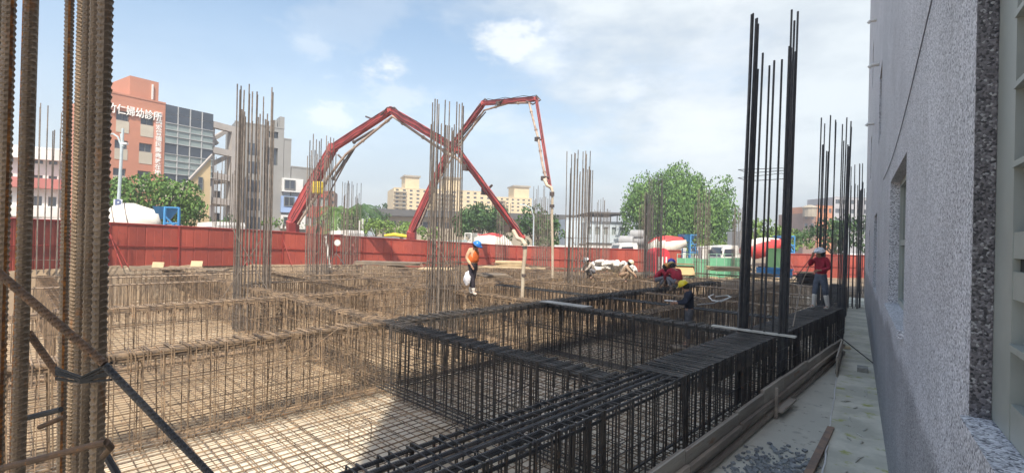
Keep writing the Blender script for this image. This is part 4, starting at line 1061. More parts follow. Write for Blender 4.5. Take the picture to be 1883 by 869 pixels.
def truckbase(t,c,u,L_,wid,cabm,z0,cabz=1.9,front=1):
    """chassis, wheels and cab; c centre on ground, u driving direction"""
    s=V((-u.y,u.x,0)); X=(u,s,UP)
    b=MB(); b.box(c+UP*.95,(L_,.9,.3),X); b.build('chassis',DSTL,t)
    for f in(-.42,-.28,.36):
        for sd in(-1,1): wheel(t,c+u*L_*f+s*sd*(wid/2-.2)+UP*.5,.5,s)
    cc=c+u*(L_/2-.95); b=MB()
    ring=[(-.95,.75),(.95,.75),(1.0,1.7),(.72,2.75),(-.85,2.85),(-.95,2.6)]
    b.hexa([cc+u*x-s*wid/2+UP*z for x,z in ring],[cc+u*x+s*wid/2+UP*z for x,z in ring]); cab=b.build('cab',cabm,t)
    b=MB(); b.quad(cc+u*1.01-s*wid*.43+UP*1.75,cc+u*1.01+s*wid*.43+UP*1.75,cc+u*.76+s*wid*.4+UP*2.6,cc+u*.76-s*wid*.4+UP*2.6); b.build('windscreen',GLS1,cab)
    for sd in(-1,1):
        o=cc+s*sd*(wid/2+.015); b=MB(); b.hexa([o+u*x+UP*z-s*sd*.01 for x,z in((-.5,1.75),(.75,1.75),(.6,2.45),(-.5,2.5))],[o+u*x+UP*z+s*sd*.01 for x,z in((-.5,1.75),(.75,1.75),(.6,2.45),(-.5,2.5))]); b.build('side_window',GLS1,cab)
        b=MB(); b.box(o+u*1.05+s*sd*.12+UP*2.1,(.08,.18,.4),X); b.build('mirror',BLACK,cab)
    return X
def pump(lab,base,joints,widths,hose_end,seed,off):
    """joints: list of (px,py,depth)"""
    px,d=base; g=gz(px,d); t=thing('concrete_pump_truck',lab,'pump truck',g)
    u=(-RGT*.96+FWD*.25).normalized(); truckbase(t,g+u*2.2-UP*.35,u,9.5,2.4,WHITEP,0)
    J=[P(*j) for j in joints]
    b=MB(); b.lathe(V((g.x,g.y,.2)),UP,[(0,.55),(.5,.5),(.55,.62),(.9,.62)],14); b.build('turret',BRED,t)
    b=MB(); b.tube([V((g.x,g.y,.9)),J[0]],.4,6); b.build('pedestal',BRED,t)
    for i,(a,c) in enumerate(zip(J,J[1:])):
        girder(t,a,c,widths[i][0],widths[i][1],widths[i][0]*.62)
        if i<len(J)-2: knuckle(t,c,widths[i][1]*.72,widths[i][0]*.8)
    return t,J
def offpt(a,dx,dy): # shift a photo pixel point
    return P(a[0]+dx,a[1]+dy,a[2])
# boom one: big arch over the site, tip ends in a hose above the beams
j1=[(538,406,32),(612,272,31),(719,203,28.5),(842,276,22.5),(962,440,16.6)]
t1,J1=pump('red concrete pump boom arching from the grey building to the hose near the orange worker',(540,32.6),j1,[(.60,.40),(.36,.29),(.28,.23),(.17,.12)],None,1,0)
cyl(t1,P(560,392,31.6),P(630,290,30.6),.11); cyl(t1,P(612,330,31),P(652,268,30.2),.09); cyl(t1,P(650,262,30),P(716,222,28.6),.08); cyl(t1,P(735,212,28),P(785,243,26),.07)
b=MB(); b.tube([P(622,285,30.9),P(636,298,30.5),P(652,272,30.2)],.07,6); b.tube([P(636,298,30.5),P(600,365,31)],.05,6); b.build('link_arm',DSTL,t1)
b=MB(); b.tube([P(700,212,28.6),P(712,198,28.4),P(726,198,28.3),P(738,212,28)],.05,6); b.tube([P(672,214,29.3),P(682,218,29.3),P(690,216,29)],.05,6); b.build('hose_loop',DSTL,t1)
pipe(t1,[P(548,412,31.4),P(600,330,31),P(636,284,30.3),P(700,232,28.8),P(722,214,28),P(760,240,26.8),P(798,266,25),P(838,290,22.4)],.075)
pipe(t1,[P(838,290,22.3),P(858,306,21.6),P(905,362,19.4),P(950,430,17)],.06)
b=MB()
for a,c in (((905,340,19.6),(893,352,19.8)),((940,408,17.5),(936,420,17.4)),((865,300,21.2),(858,308,21.4))): b=MB(); b.tube([P(*a),P(*c)],.05,5); b.box(P(*c),(.26,.26,.26)); b.build('pipe_bracket',DSTL,t1)
b=MB(); b.tube([P(944,424,17),P(952,438,16.7),P(960,441,16.5),P(966,449,16.3),P(965,470,16.3),P(962,500,16.3),P(960,556,16.3)],[.07,.07,.07,.075,.07,.062,.06],10); b.build('end_hose',HOSE,t1)
b=MB(); 
for q in ((965,452),(963,503)): b.tube([P(q[0],q[1],16.3),P(q[0],q[1]+5,16.3)],.082,10)
b.build('hose_clamp',DSTL,t1)
# boom two
j2=[(757,425,39),(826,276,37),(889,190,33),(986,182,28.5),(1012,345,24.2)]
t2,J2=pump('second red concrete pump boom folded up high with its hose hanging in the centre right',(757,39.4),j2,[(.50,.34),(.32,.26),(.23,.21),(.14,.09)],None,2,0)
cyl(t2,P(772,412,38.6),P(812,320,37.3),.10); cyl(t2,P(838,272,36),P(893,206,33),.08); cyl(t2,P(848,252,35.4),P(884,210,33),.07)
b=MB(); b.tube([P(968,186,28.9),P(980,192,28.5),P(994,184,28.2),P(986,176,28.3)],.05,6); b.tube([P(880,196,33.2),P(892,182,33),P(902,190,32.6)],.06,6); b.build('hose_loop',DSTL,t2)
pipe(t2,[P(768,420,38.5),P(800,345,37.6),P(834,285,36.2),P(890,203,32.8),P(934,190,30.8),P(973,189,28.8)],.065)
pipe(t2,[P(973,190,28.6),P(981,222,27.6),P(990,256,26.6),P(997,300,25.2),P(1005,334,24.2)],.06)
b=MB()
for a,c in (((1001,258,26.6),(988,256,26.6)),((1009,325,24.4),(1000,328,24.4)),((928,182,31),(916,190,31.3))): b=MB(); b.tube([P(*a),P(*c)],.05,5); b.box(P(*c),(.22,.22,.22)); b.build('pipe_bracket',DSTL,t2)
b=MB(); b.tube([P(1001,330,24.3),P(1006,341,24),P(1014,345,23.9),P(1016,352,23.8),P(1015,400,23.8),P(1016,460,23.8),P(1016,519,23.8)],[.08,.08,.07,.06,.06,.065,.06],10); b.build('end_hose',HOSE,t2)
b=MB(); b.tube([P(1015,376,23.8),P(1015,381,23.8)],.12,10); b.tube([P(1015,353,23.8),P(1015,360,23.8)],.12,10); b.build('hose_clamp',DSTL,t2)
for t_,J_ in ((t1,J1),(t2,J2)):
    for a,c in zip(J_,J_[1:]):
        for o_ in (.16,-.12):
            b=MB(); n_=9; b.tube([a+(c-a)*(k/n_)+UP*(o_+.05*math.sin(k*2.1))-FWD*.2 for k in range(n_+1)],.022,4); b.build('hydraulic_hose',BLACK,t_)
# yellow barrel by the first boom
q=P(584,345,29.5); b=MB(); b.lathe(q-UP*.36,UP,[(0,.28),(.04,.33),(.34,.34),(.36,.36),(.38,.34),(.68,.33),(.72,.28)],14); tag(b.build('yellow_barrel',YELP),'yellow barrel hung beside the first red boom behind the column bars','barrel')

# ------------------------------------------------------------------ mixer trucks and other vehicles behind the fence
BLUP=mat('bright_blue_paint',(.07,.30,.60),(.06,.24,.50),.45,2); DRW=mat('drum_white',(.74,.71,.64),(.66,.62,.54),.5,1.2,coord='World'); DRR=mat('drum_red',(.55,.06,.05),(.5,.05,.05),.5,1.5)
def mixer(lab,px0,px1,d0,d1,ztop,redtop,cab,rear_blue=True,zg=None,rearpx=1):
    """drum between photo x px0 (front) and px1 (rear opening)"""
    a=B_(px0,d0,0); c=B_(px1,d1,0); u=(a-c).normalized(); L_=(a-c).length; g=(a+c)/2; z=fz(g) if zg is None else zg; g=V((g.x,g.y,z)); s=V((-u.y,u.x,0)); X=(u,s,UP)
    t=thing('mixer_truck',lab,'mixer truck',g)
    tl=L_+3.4; truckbase(t,g+u*1.5,u,tl,2.4,cab,0)
    # drum, tilted up to the rear
    r=(ztop-z-1.35)/2; ax=(-u*math.cos(.22)+UP*math.sin(.22)).normalized(); o=V((a.x,a.y,z+1.35+r*.82))
    prof=[(0,r*.45),(L_*.06,r*.62),(L_*.28,r*.98),(L_*.42,r),(L_*.6,r*.93),(L_*.9,r*.52),(L_*.97,r*.50)]
    b=MB(); b.lathe(o,ax,prof,28,up=s); dr=b.build('drum',[DRW,DRR] if redtop else DRW,t,smooth=True)
    if redtop:
        me=dr.data; i_=0
        for p in me.polygons:
            cz=p.center; ang=(world_of(t)@cz-o); h=ang.dot(ax); band=ang.dot(ax.cross(s)); 
            bb=band*(-1 if ax.cross(s).z<0 else 1); p.material_index=1 if ((bb>r*redtop-(h/L_-.5)*r*.6) if redtop>0 else bb<-r*redtop) else 0
    else:
        b=MB(); 
        for k in(.24,.45): b.lathe(o+ax*L_*k,ax,[(0,r*(.95 if k<.3 else 1.0)+.012),(.05,r*(.95 if k<.3 else 1.0)+.012)],28,up=s)
        b.build('drum_band',DSTL,t)
    # hopper and frame
    m=BLUP if rear_blue else WHITEP; h0=o+ax*L_*.97; b=MB()
    b.hexa([h0+u*.1+s*x*.35+UP*(.05) for x in(-1,1)]+[h0-u*.5+s*x*.35+UP*.05 for x in(1,-1)],[h0+u*.35+s*x*.75+UP*.75 for x in(-1,1)]+[h0-u*.95+s*x*.75+UP*.75 for x in(1,-1)]); b.build('hopper',m,t)
    b=MB()
    for sd in(-1,1):
        b.tube([h0-u*.2+s*sd*.8-UP*1.9,h0-u*.25+s*sd*.8+UP*.7],.07,5); b.tube([h0-u*.9+s*sd*.8-UP*1.9,h0-u*.9+s*sd*.8+UP*.7],.06,5); b.tube([h0-u*.25+s*sd*.8+UP*.2,h0-u*.9+s*sd*.8-UP*.6],.05,5)
        for zz in(.7,-.2,-1.0): b.tube([h0-u*.2+s*sd*.8+UP*zz,h0-u*.9+s*sd*.8+UP*zz],.05,5)
    for zz in(.7,-.9): b.tube([h0-u*.9-s*.8+UP*zz,h0-u*.9+s*.8+UP*zz],.05,5)
    b.build('rear_frame',m,t)
    b=MB(); b.hexa([h0-u*.8+s*x*.3-UP*.5 for x in(-1,1)]+[h0-u*.95+s*x*.3-UP*.4 for x in(1,-1)],[h0-u*1.7+s*x*.2-UP*1.5 for x in(-1,1)]+[h0-u*1.85+s*x*.2-UP*1.4 for x in(1,-1)]); b.build('chute',m,t)
    return t
mixer('mixer truck with cream drum and bright blue hopper behind the left fence',188,300,27,28.5,3.25,0,WHITEP,zg=-.55)
mixer('mixer truck with white and red topped drum behind the fence near the woman in orange',940,872,48,49,2.15,.72,WHITEP,False,zg=-1.7)
mixer('mixer truck with red and white drum and blue hopper behind the green barrier',1188,1262,47,47.5,2.2,.50,WHITEP,zg=-1.2)
mixer('mixer truck with red and white drum seen between the tall dark column bars',1365,1440,49,50,2.2,-.55,WHITEP,zg=-1.2)
def cabtruck(lab,px,d,zg,m,L_=5.5,dirn=-1):
    g=B_(px,d,zg); t=thing('parked_truck',lab,'truck',g); u=(RGT*dirn+FWD*.1).normalized(); truckbase(t,g,u,L_,2.2,m,0); s=V((-u.y,u.x,0))
    b=MB(); b.box(g-u*1.1+UP*1.6,(L_-2.3,2.1,1.0),(u,s,UP)); b.build('load_bed',m,t); return t
cabtruck('white truck cab parked behind the green barrier under the huge tree',1325,50,-1.35,WHITEP)
cabtruck('small grey green truck cab showing above the fence left of the white drum',868,46,-1.3,mat('dull_green_cab',(.36,.42,.40)),5.0)
cabtruck('blue truck top showing above the fence beside the hose bend',972,49,-1.9,mat('light_blue_cab',(.25,.50,.68)),5.0)
def car(lab,px,d,zg,m,dirn=-1):
    g=B_(px,d,zg); t=thing('parked_car',lab,'car',g); u=(RGT*dirn+FWD*.12).normalized(); s=V((-u.y,u.x,0)); b=MB()
    ring=[(-2.2,.3),(2.2,.3),(2.25,.75),(1.2,.95),(.55,1.45),(-1.2,1.5),(-2.0,1.0),(-2.25,.8)]
    b.hexa([g+u*x-s*.85+UP*z for x,z in ring],[g+u*x+s*.85+UP*z for x,z in ring]); b.build('body',m,t)
    for sd in(-1,1):
        o=g+s*sd*.86; b=MB(); w_=[(-1.6,1.0),(1.0,1.0),(.5,1.38),(-1.1,1.42)]; b.hexa([o+u*x+UP*z-s*sd*.01 for x,z in w_],[o+u*x+UP*z+s*sd*.012 for x,z in w_]); b.build('side_window',GLS1,t)
    for f in(-1.4,1.4):
        for sd in(-1,1): wheel(t,g+u*f+s*sd*.75+UP*.32,.32,s,.2)
car('white van roof showing over the fence left of the lamp post at the right',1505,47,-.55,WHITEP)
car('white car at the far right beyond the fence by the building corner',1588,47,-.35,WHITEP,1)
# yellow excavator arm lying above the fence
g=gz(735,44); t=thing('yellow_machine','yellow machine arm and grey hood just above the fence by the second boom','machine',g)
b=MB(); b.box(P(712,438,44)-UP*.5,(2.6,1.5,1.3),(RGT,FWD,UP)); b.build('engine_hood',mat('machine_grey',(.2,.2,.2)),t)
b=MB(); b.tube([P(707,433,44),P(725,431,44),P(745,434,44),P(758,437,44)],[.10,.17,.16,.12],8); b.build('arm',YELP,t)
b=MB(); b.tube([P(756,434,44),P(757,452,44)],.16,6); b.build('support_leg',YELP,t)
# round grey tanks
TNK=mat('grey_tank',(.38,.38,.38),(.30,.30,.30),.5,1)
for i,(x,y,r,lab) in enumerate(((1152,444,.62,'left of the two lower grey cylindrical tanks above the far fence'),(1178,443,.62,'right of the two lower grey cylindrical tanks above the far fence'),(1172,432,.55,'grey cylindrical tank stacked on top of the two others'))):
    q=P(x,y,52); b=MB(); u=(RGT*.9-FWD*.45).normalized(); b.lathe(q-u*.75,u,[(0,r*.8),(.08,r),(1.42,r),(1.5,r*.8)],20); tag(b.build('storage_tank',TNK,smooth=False),lab,'tank','grey tanks above the far fence')
b=MB(); b.box(P(1166,453,52)-UP*.15,(4.2,2.5,.3),(RGT,FWD,UP)); b.box(P(1166,453,52)-UP*1.5,(.3,.3,2.6)); tag(b.build('tank_platform',DKR),'dark platform carrying the grey tanks','platform')
# street lamp and parking sign
LMP=mat('lamp_pole_grey',(.45,.52,.54),(.4,.46,.48),.4,2)
g=gz(217,30); t=thing('street_lamp','pale street lamp with curved arm standing before the orange clinic','street lamp',g)
b=MB(); b.tube([g,P(218,375,30),P(226,236,30)],[.13,.10,.07],10); b.build('pole',LMP,t)
b=MB(); b.tube([P(200,247,30),P(208,246,30),P(217,252,30),P(222,266,30),P(223,285,30)],.055,6); b.tube([P(223,246,30),P(226,270,30)],.08,6); b.build('curved_arm',LMP,t)
b=MB(); b.box(P(229,264,30),(.35,.16,.12),(RGT,FWD,(UP*1.0))); b.build('lamp_head',WHITEP,t)
g=gz(217,27); t=thing('parking_sign','white parking sign with a dark letter P above the left fence','sign',g); fx_=Face(P(207,390,27),RGT,-FWD)
b=MB(); b.tube([g,P(216,392,27)],.04,6); b.build('post',LMP,t)
a=fx_.tz(209,366); e=fx_.tz(224,386); b=MB(); fx_.box(b,a[0],e[0],e[1],a[1],-.03,0); b.build('sign_panel',mat('sign_blue_grey',(.70,.74,.80)),t)
text('P',t,fx_.p(a[0]+.07,e[1]+.08,.02),RGT,UP,.72,mat('sign_ink',(.10,.13,.25)),'lettering',.02,.005)
b=MB(); a=fx_.tz(206,390); e=fx_.tz(224,405); fx_.box(b,a[0],e[0],e[1],a[1],-.03,0); b.build('lower_panel',WHITEP,t)
q=fx_.p((a[0]+e[0])/2,(a[1]+e[1])/2,.012); b=MB(); b.tube([q+RGT*.16*math.cos(k)+UP*.12*math.sin(k) for k in np.arange(.6,6.2,.4)],.02,4); b.build('arrow_mark',mat('orange_mark',(.7,.25,.08)),t)
g=gz(1558,44); b=MB(); b.tube([g,P(1557,395,44)],[.17,.14],10); tag(b.build('lamp_post',LMP),'thick pale post standing before the dark tree at the far right','post')
g=gz(672,45)
for i,(x,y0,d_,lab) in enumerate(((661,405,50,'taller of two pale poles beside the palm trunk'),(667,402,50.5,'shorter of two pale poles beside the palm trunk'))):
    b=MB(); b.tube([gz(x,d_),P(x,y0,d_)],.11,7); tag(b.build('utility_pole',mat('pale_pole',(.5,.5,.46))),lab,'pole')
b=MB(); b.tube([gz(982,50),P(981,430,50),P(982,400,50),P(977,383,50),P(966,377,50),P(955,376,50)],[.09,.09,.08,.07,.06,.05],7); tag(b.build('curved_lamp',LMP),'slender curved lamp post before the green tree left of the hoses','street lamp')
b=MB(); b.tube([B_(1450,41,-.9),P(1449,400,41)],.09,7); tag(b.build('thin_post',mat('green_white_pole',(.5,.6,.5))),'slim pale post between the tall dark column bars','post')
b=MB(); b.tube([B_(1386,36,-.8),P(1389,420,36)],.09,7); tag(b.build('thin_post',TAN),'slim tan post left of the blue bins','post')
# floodlight on the fence
fq=P(621,446,31); t=thing('floodlight','round floodlight on a stand before the red fence','floodlight',V((fq.x,fq.y,-.3)))
b=MB(); b.lathe(fq,-FWD,[(-.12,.1),(0,.2),(.05,.22)],16); b.build('housing',mat('flood_grey',(.35,.33,.3)),t)
b=MB(); b.lathe(fq-FWD*.052,-FWD,[(0,.17),(.01,.17)],14); b.build('lens',WHITEP,t)
b=MB(); b.tube([fq,P(618,465,31),P(600,492,30.8)],.03,5); b.tube([P(618,465,31),P(636,490,30.8)],.03,5); b.tube([P(618,465,31),P(618,492,31)],.03,5); b.build('stand',DSTL,t)
b=MB(); b.tube([P(599,434,29),P(607,492,28.6)],.06,8); tag(b.build('white_pipe',WHITEP),'white pipe leaning against the red fence by the floodlight','pipe')

# ------------------------------------------------------------------ clutter on the far side of the site
def gp(px,py,z): return G(px,py,z)
# green barrier
GRN=mat('green_barrier',(.16,.42,.25),(.13,.36,.21),.6,1,coord='World',perobj=.08)
t=thing('green_barrier','green mesh barrier panels across the gate opening','barrier',B_(1300,38,-.85))
for i in range(8):
    x0=1246+i*14.5; a=B_(x0,38+.1*i,0); c=B_(x0+14,38+.1*i,0); d=(c-a); ln=d.length; d.normalize(); zt=P(x0,474,38).z; zb=-.95
    b=MB(); b.box((a+c)/2+UP*((zt+zb)/2),(ln*.96,.04,zt-zb),(d,d.cross(UP),UP)); b.build('panel',GRN,t)
    b=MB(); b.tube([V((a.x,a.y,zb)),V((a.x,a.y,zt+.35))],.03,5); b.tube([V((a.x,a.y,zt+.3)),V((c.x,c.y,zt+.3))],.02,4); b.build('post',mat('pale_green_post',(.35,.55,.42)),t)
# green sheet and blue bins between the tall bars
def stuffbox(name,lab,cat,px0,px1,y0,y1,d,dep,m,lid=None,open_=False,grp=None):
    f=facade_at(px0,d,86); a=f.tz(px0,y0); e=f.tz(px1,y1); t=thing(name,lab,cat,f.p(0,e[1]),0,grp)
    b=MB(); w_=.05
    f.box(b,a[0],e[0],e[1],a[1],-w_,0); f.box(b,a[0],e[0],e[1],a[1],-dep,-dep+w_); f.box(b,a[0],a[0]+w_,e[1],a[1],-dep+w_,-w_); f.box(b,e[0]-w_,e[0],e[1],a[1],-dep+w_,-w_); f.box(b,a[0]+w_,e[0]-w_,e[1],e[1]+w_,-dep+w_,-w_); b.build('body',m,t)
    b=MB(); f.box(b,a[0]-.03,e[0]+.03,a[1],a[1]+.06,.0-dep-.03,.04) if not open_ else (f.box(b,a[0]-.03,e[0]+.03,a[1]-.08,a[1]+.01,.001,.05),f.box(b,a[0]-.03,a[0]-.001,a[1]-.08,a[1]+.01,-dep,.0))
    b.build('lid' if not open_ else 'rim',lid or m,t); return t
stuffbox('blue_bin','large blue open container right of the tall dark column','container',1448,1457,494,511,31,1.2,BLUP,open_=True)
stuffbox('blue_bin','large blue open container between the tall dark column bars','container',1411,1447,493,510,30.5,1.2,BLUP,open_=True)
stuffbox('green_cabinet','bright green cabinet standing between the tall dark column bars','cabinet',1424,1446,458,492,33,.9,mat('bright_green',(.33,.60,.25)))
stuffbox('white_panel_stack','narrow white panels standing in front of the white truck','panels',1290,1302,455,476,36,.5,WHITEP)
# red and white arched gate tent
t=thing('arched_booth','red and white arched booth standing before the red and white mixer','booth',B_(1225,33,-.8))
f=facade_at(1204,33,84); a=f.tz(1205,512); 
def arch(u0,u1,zt,zb,o0,o1,m,nm):
    b=MB(); cx=(u0+u1)/2; r=(u1-u0)/2; pr=[(u0,zb)]+[(cx-r*math.cos(k),zt-r*.8+r*.8*math.sin(k)) for k in np.linspace(0,math.pi,9)]+[(u1,zb)]
    b.hexa([f.p(u,z,o1) for u,z in pr],[f.p(u,z,o0) for u,z in pr]); b.build(nm,m,t)
ux=lambda x: f.tz(x,470)[0]; zx=lambda y: f.tz(1220,y)[1]
arch(ux(1206),ux(1234),zx(456),zx(512),-1.6,-.2,mat('booth_red',(.62,.05,.07)),'front_panel'); arch(ux(1213),ux(1241),zx(457),zx(510),-1.9,-1.65,WHITEP,'side_panel')
for i in range(3):
    b=MB(); uu=ux(1212+7*i); f.box(b,uu,uu+.1,zx(500),zx(472),-.2,-.15); b.build('white_stripe',WHITEP,t)
# pale sandbags / plastic bags
BAGM=mat('white_bag',(.74,.72,.68),(.68,.65,.6),.6,3,perobj=.08,bump=.15,bscale=12)
for k in range(90):
    x=R.uniform(1082,1166); base=495; h=R.uniform(0,1)**1.2*min(1,1.6-abs(x-1122)/35.); d=R.uniform(26.5,28.5)
    q=P(x,base+2-17*h,d); b=MB(); b.ico((0,0,0),R.uniform(.16,.28),R.uniform(.15,.24),R.uniform(.10,.15),5,8,.16); o=b.build('white_bag',BAGM); o.location=q; o.rotation_euler=(R.uniform(-.3,.3),R.uniform(-.3,.3),R.uniform(0,6)); tag(o,'crumpled white bag in the heap near the far fence','bag','heap of white bags near the far fence')
# timber stack near the hose, plywood
def lumber(lab,px0,px1,py,d,rows,n,lenx,m=TIMB,z=None,ang=0,dep=1.2,thick=.05):
    q=P((px0+px1)/2,py,d); z=q.z if z is None else z; t=thing('timber_stack',lab,'timber stack',V((q.x,q.y,z)))
    L_=(px1-px0)/894*d; u=(RGT*math.cos(ang)+FWD*math.sin(ang)); s=V((-u.y,u.x,0))
    for r in range(rows):
        for k in range(n):
            a=R.uniform(-.06,.06); uu=(u+s*a).normalized(); b=MB(); b.box(V((q.x,q.y,z+thick*(r+.5)+r*.012))+s*(k-n/2)*dep/n+u*R.uniform(-.15,.15),(L_*R.uniform(.8,1.05),dep/n*.85,thick),(uu,V((-uu.y,uu.x,0)),UP)); b.build('plank',m,t)
PTIM=mat('pale_timber',(.56,.44,.27),(.46,.35,.22),.85,2,perobj=.2,coord='World'); DTIM=mat('grey_timber',(.24,.19,.14),(.17,.14,.11),.85,2,perobj=.25,coord='World')
lumber('pale sawn timber stack by the fence left of the first hose',914,962,490,31,6,4,1,PTIM)
lumber('pale boards lying along the fence right of the woman',885,1000,492,30,1,4,1,PTIM)
lumber('dark loose sticks stack behind the woman in orange',880,930,508,22,3,5,1,DTIM,ang=.5,thick=.035)
lumber('dark flat heap of old boards in front of the fence shadow',658,780,486,29,3,5,1,DTIM,thick=.05)
lumber('pale plank lying on cages left of the central column',770,830,494,25,1,2,1,PTIM)
lumber('sandy boards in the far right yard before the green barrier',1300,1365,497,29,4,5,1,PTIM,ang=.2)
lumber('loose boards beyond the squatting trio',1150,1200,505,27,2,4,1,DTIM,ang=-.2)
lumber('weathered boards left of the blue containers',1370,1412,507,28,3,3,1,DTIM)
lumber('dark boards piled on the cages left of the worker in white boots',1464,1494,522,16.5,6,3,1,mat('black_timber',(.07,.06,.055),(.12,.10,.09),.8,3,perobj=.2),dep=.7)
lumber('white offcuts on top of the dark board pile',1468,1492,501,16.5,1,4,1,PTIM,dep=.6,thick=.03)
lumber('boards by the fence at the far left',280,420,494,24,1,3,1,DTIM)
for px,py,lab in ((291,484,'left of two pale plywood pieces propped by the left fence'),(362,482,'right of two pale plywood pieces propped by the left fence')):
    q=P(px,py,21); b=MB(); n=(-FWD*.95+UP*.25).normalized(); s=RGT; b.box(q-UP*.06,(.5,.03,.24),(s,n,s.cross(n))); tag(b.build('plywood_piece',PTIM),lab,'plywood')
q=P(1260,497,27); n=(-FWD*.75+UP*.6).normalized(); t=thing('tan_crate','tan open board crate behind the squatting trio','crate',q-UP*.4); b=MB(); b.box(q,(1.0,.04,.62),(RGT,n,RGT.cross(n))); b.build('front_board',mat('tan_ply',(.50,.36,.18)),t)
b=MB(); b.box(q+UP*.34+FWD*.25,(1.0,.5,.05),(RGT,FWD,UP)); b.build('top_board',mat('brown_ply',(.30,.18,.10)),t)
b=MB(); b.box(q+RGT*.5+FWD*.2-UP*.05,(.04,.5,.6),(RGT,FWD,UP)); b.build('side_board',DTIM,t)
# planks laid on the cages in front
GPL=mat('grey_plank',(.44,.43,.40),(.36,.35,.32),.8,3,stretch=(1,1,1),bump=.3,coord='World')
def plank(lab,a,c,wd_,th,m,z=.03,z2=None):
    p=G(a[0],a[1],z+th/2); q=G(c[0],c[1],(z if z2 is None else z2)+th/2); d=(q-p); L_=d.length; d.normalize(); s=d.cross(UP).normalized(); b=MB(); b.box((p+q)/2,(L_,wd_,th),(d,s,s.cross(d))); return tag(b.build('plank',m),lab,'plank')
plank('wide pale grey board lying on the crossing of two dark cages',(1000,553),(1082,564),.34,.02,GPL,.06,.09)
plank('long thin pale plank resting on the dark cage at the tall column',(1310,598),(1464,619),.13,.03,mat('pale_grey_board',(.60,.57,.50),(.5,.47,.41),.8,4),.05)
# flexible hose coiled on the cages by the navy worker
b=MB(); b.tube([G(x,y,.05) for x,y in ((1312,541),(1303,545),(1310,552),(1326,554),(1344,546),(1338,543),(1316,545))],.022,6); tag(b.build('bent_conduit',WHITEP),'bent pale conduit lying on the cages right of the navy worker','conduit')
b=MB(); b.tube([G(1222,552,.06),G(1262,555,.06)],.02,6); tag(b.build('conduit_length',WHITEP),'straight pale conduit lying left of the navy worker','conduit')
b=MB(); b.tube([G(1283,560,.06),G(1312,557,.06),G(1345,545,.06)],.016,6); tag(b.build('conduit_length',mat('grey_conduit',(.45,.45,.44))),'pale conduit length running to the bent conduit loop','conduit')
# scattered loose bars over the lit middle
bl=MB()
for k in range(70):
    p=G(R.uniform(430,1150),R.uniform(500,528),R.uniform(.02,.06)); a=R.uniform(0,3.14); L_=R.uniform(.6,2.5); u=V((math.cos(a),math.sin(a),0)); bl.tube([p,p+u*L_+UP*R.uniform(-.02,.03)],.010,4)
stuff(tag(bl.build('loose_bars',STEEL),'loose rusty bars strewn over the sunlit far cages','loose rebar'))
bl=MB()
for k in range(260):
    p=G(R.uniform(1060,1460),R.uniform(492,511),-.6); p.z=fz(p)+.05; s=R.uniform(.05,.3); bl.box(p,(s*R.uniform(.5,2.5),s,s*.35),(V((math.cos(k),math.sin(k),0)),V((-math.sin(k),math.cos(k),0)),UP))
stuff(tag(bl.build('site_debris',[PTIM]),'sunlit timber and rubble debris on the far sandy ground','debris'))

# ------------------------------------------------------------------ people
SKIN=mat('skin',(.36,.20,.13),rough=.6)
def fabric(n,c): return mat('cloth_'+n,c,tuple(x*.7 for x in c),.85,9,bump=.5,bscale=22,coord='World')
def skinmesh(name,verts,edges,radii,m,par,root=0,sub=1):
    me=bpy.data.meshes.new(name); me.from_pydata([tuple(v) for v in verts],edges,[]); o=bpy.data.objects.new('tmp',me); sc.collection.objects.link(o)
    md=o.modifiers.new('s','SKIN'); 
    sv=me.skin_vertices[0].data
    for i,r in enumerate(radii): sv[i].radius=(r,r) if not isinstance(r,tuple) else r; sv[i].use_root=(i==root)
    md.use_smooth_shade=True; s=o.modifiers.new('d','SUBSURF'); s.levels=sub; s.render_levels=sub
    dg=bpy.context.evaluated_depsgraph_get(); dg.update(); m2=bpy.data.meshes.new_from_object(o.evaluated_get(dg)); bpy.data.objects.remove(o); bpy.data.meshes.remove(me)
    m2.name=name; m2.materials.clear(); m2.materials.append(m); m2.polygons.foreach_set('use_smooth',[True]*len(m2.polygons)); return link(name,m2,par)
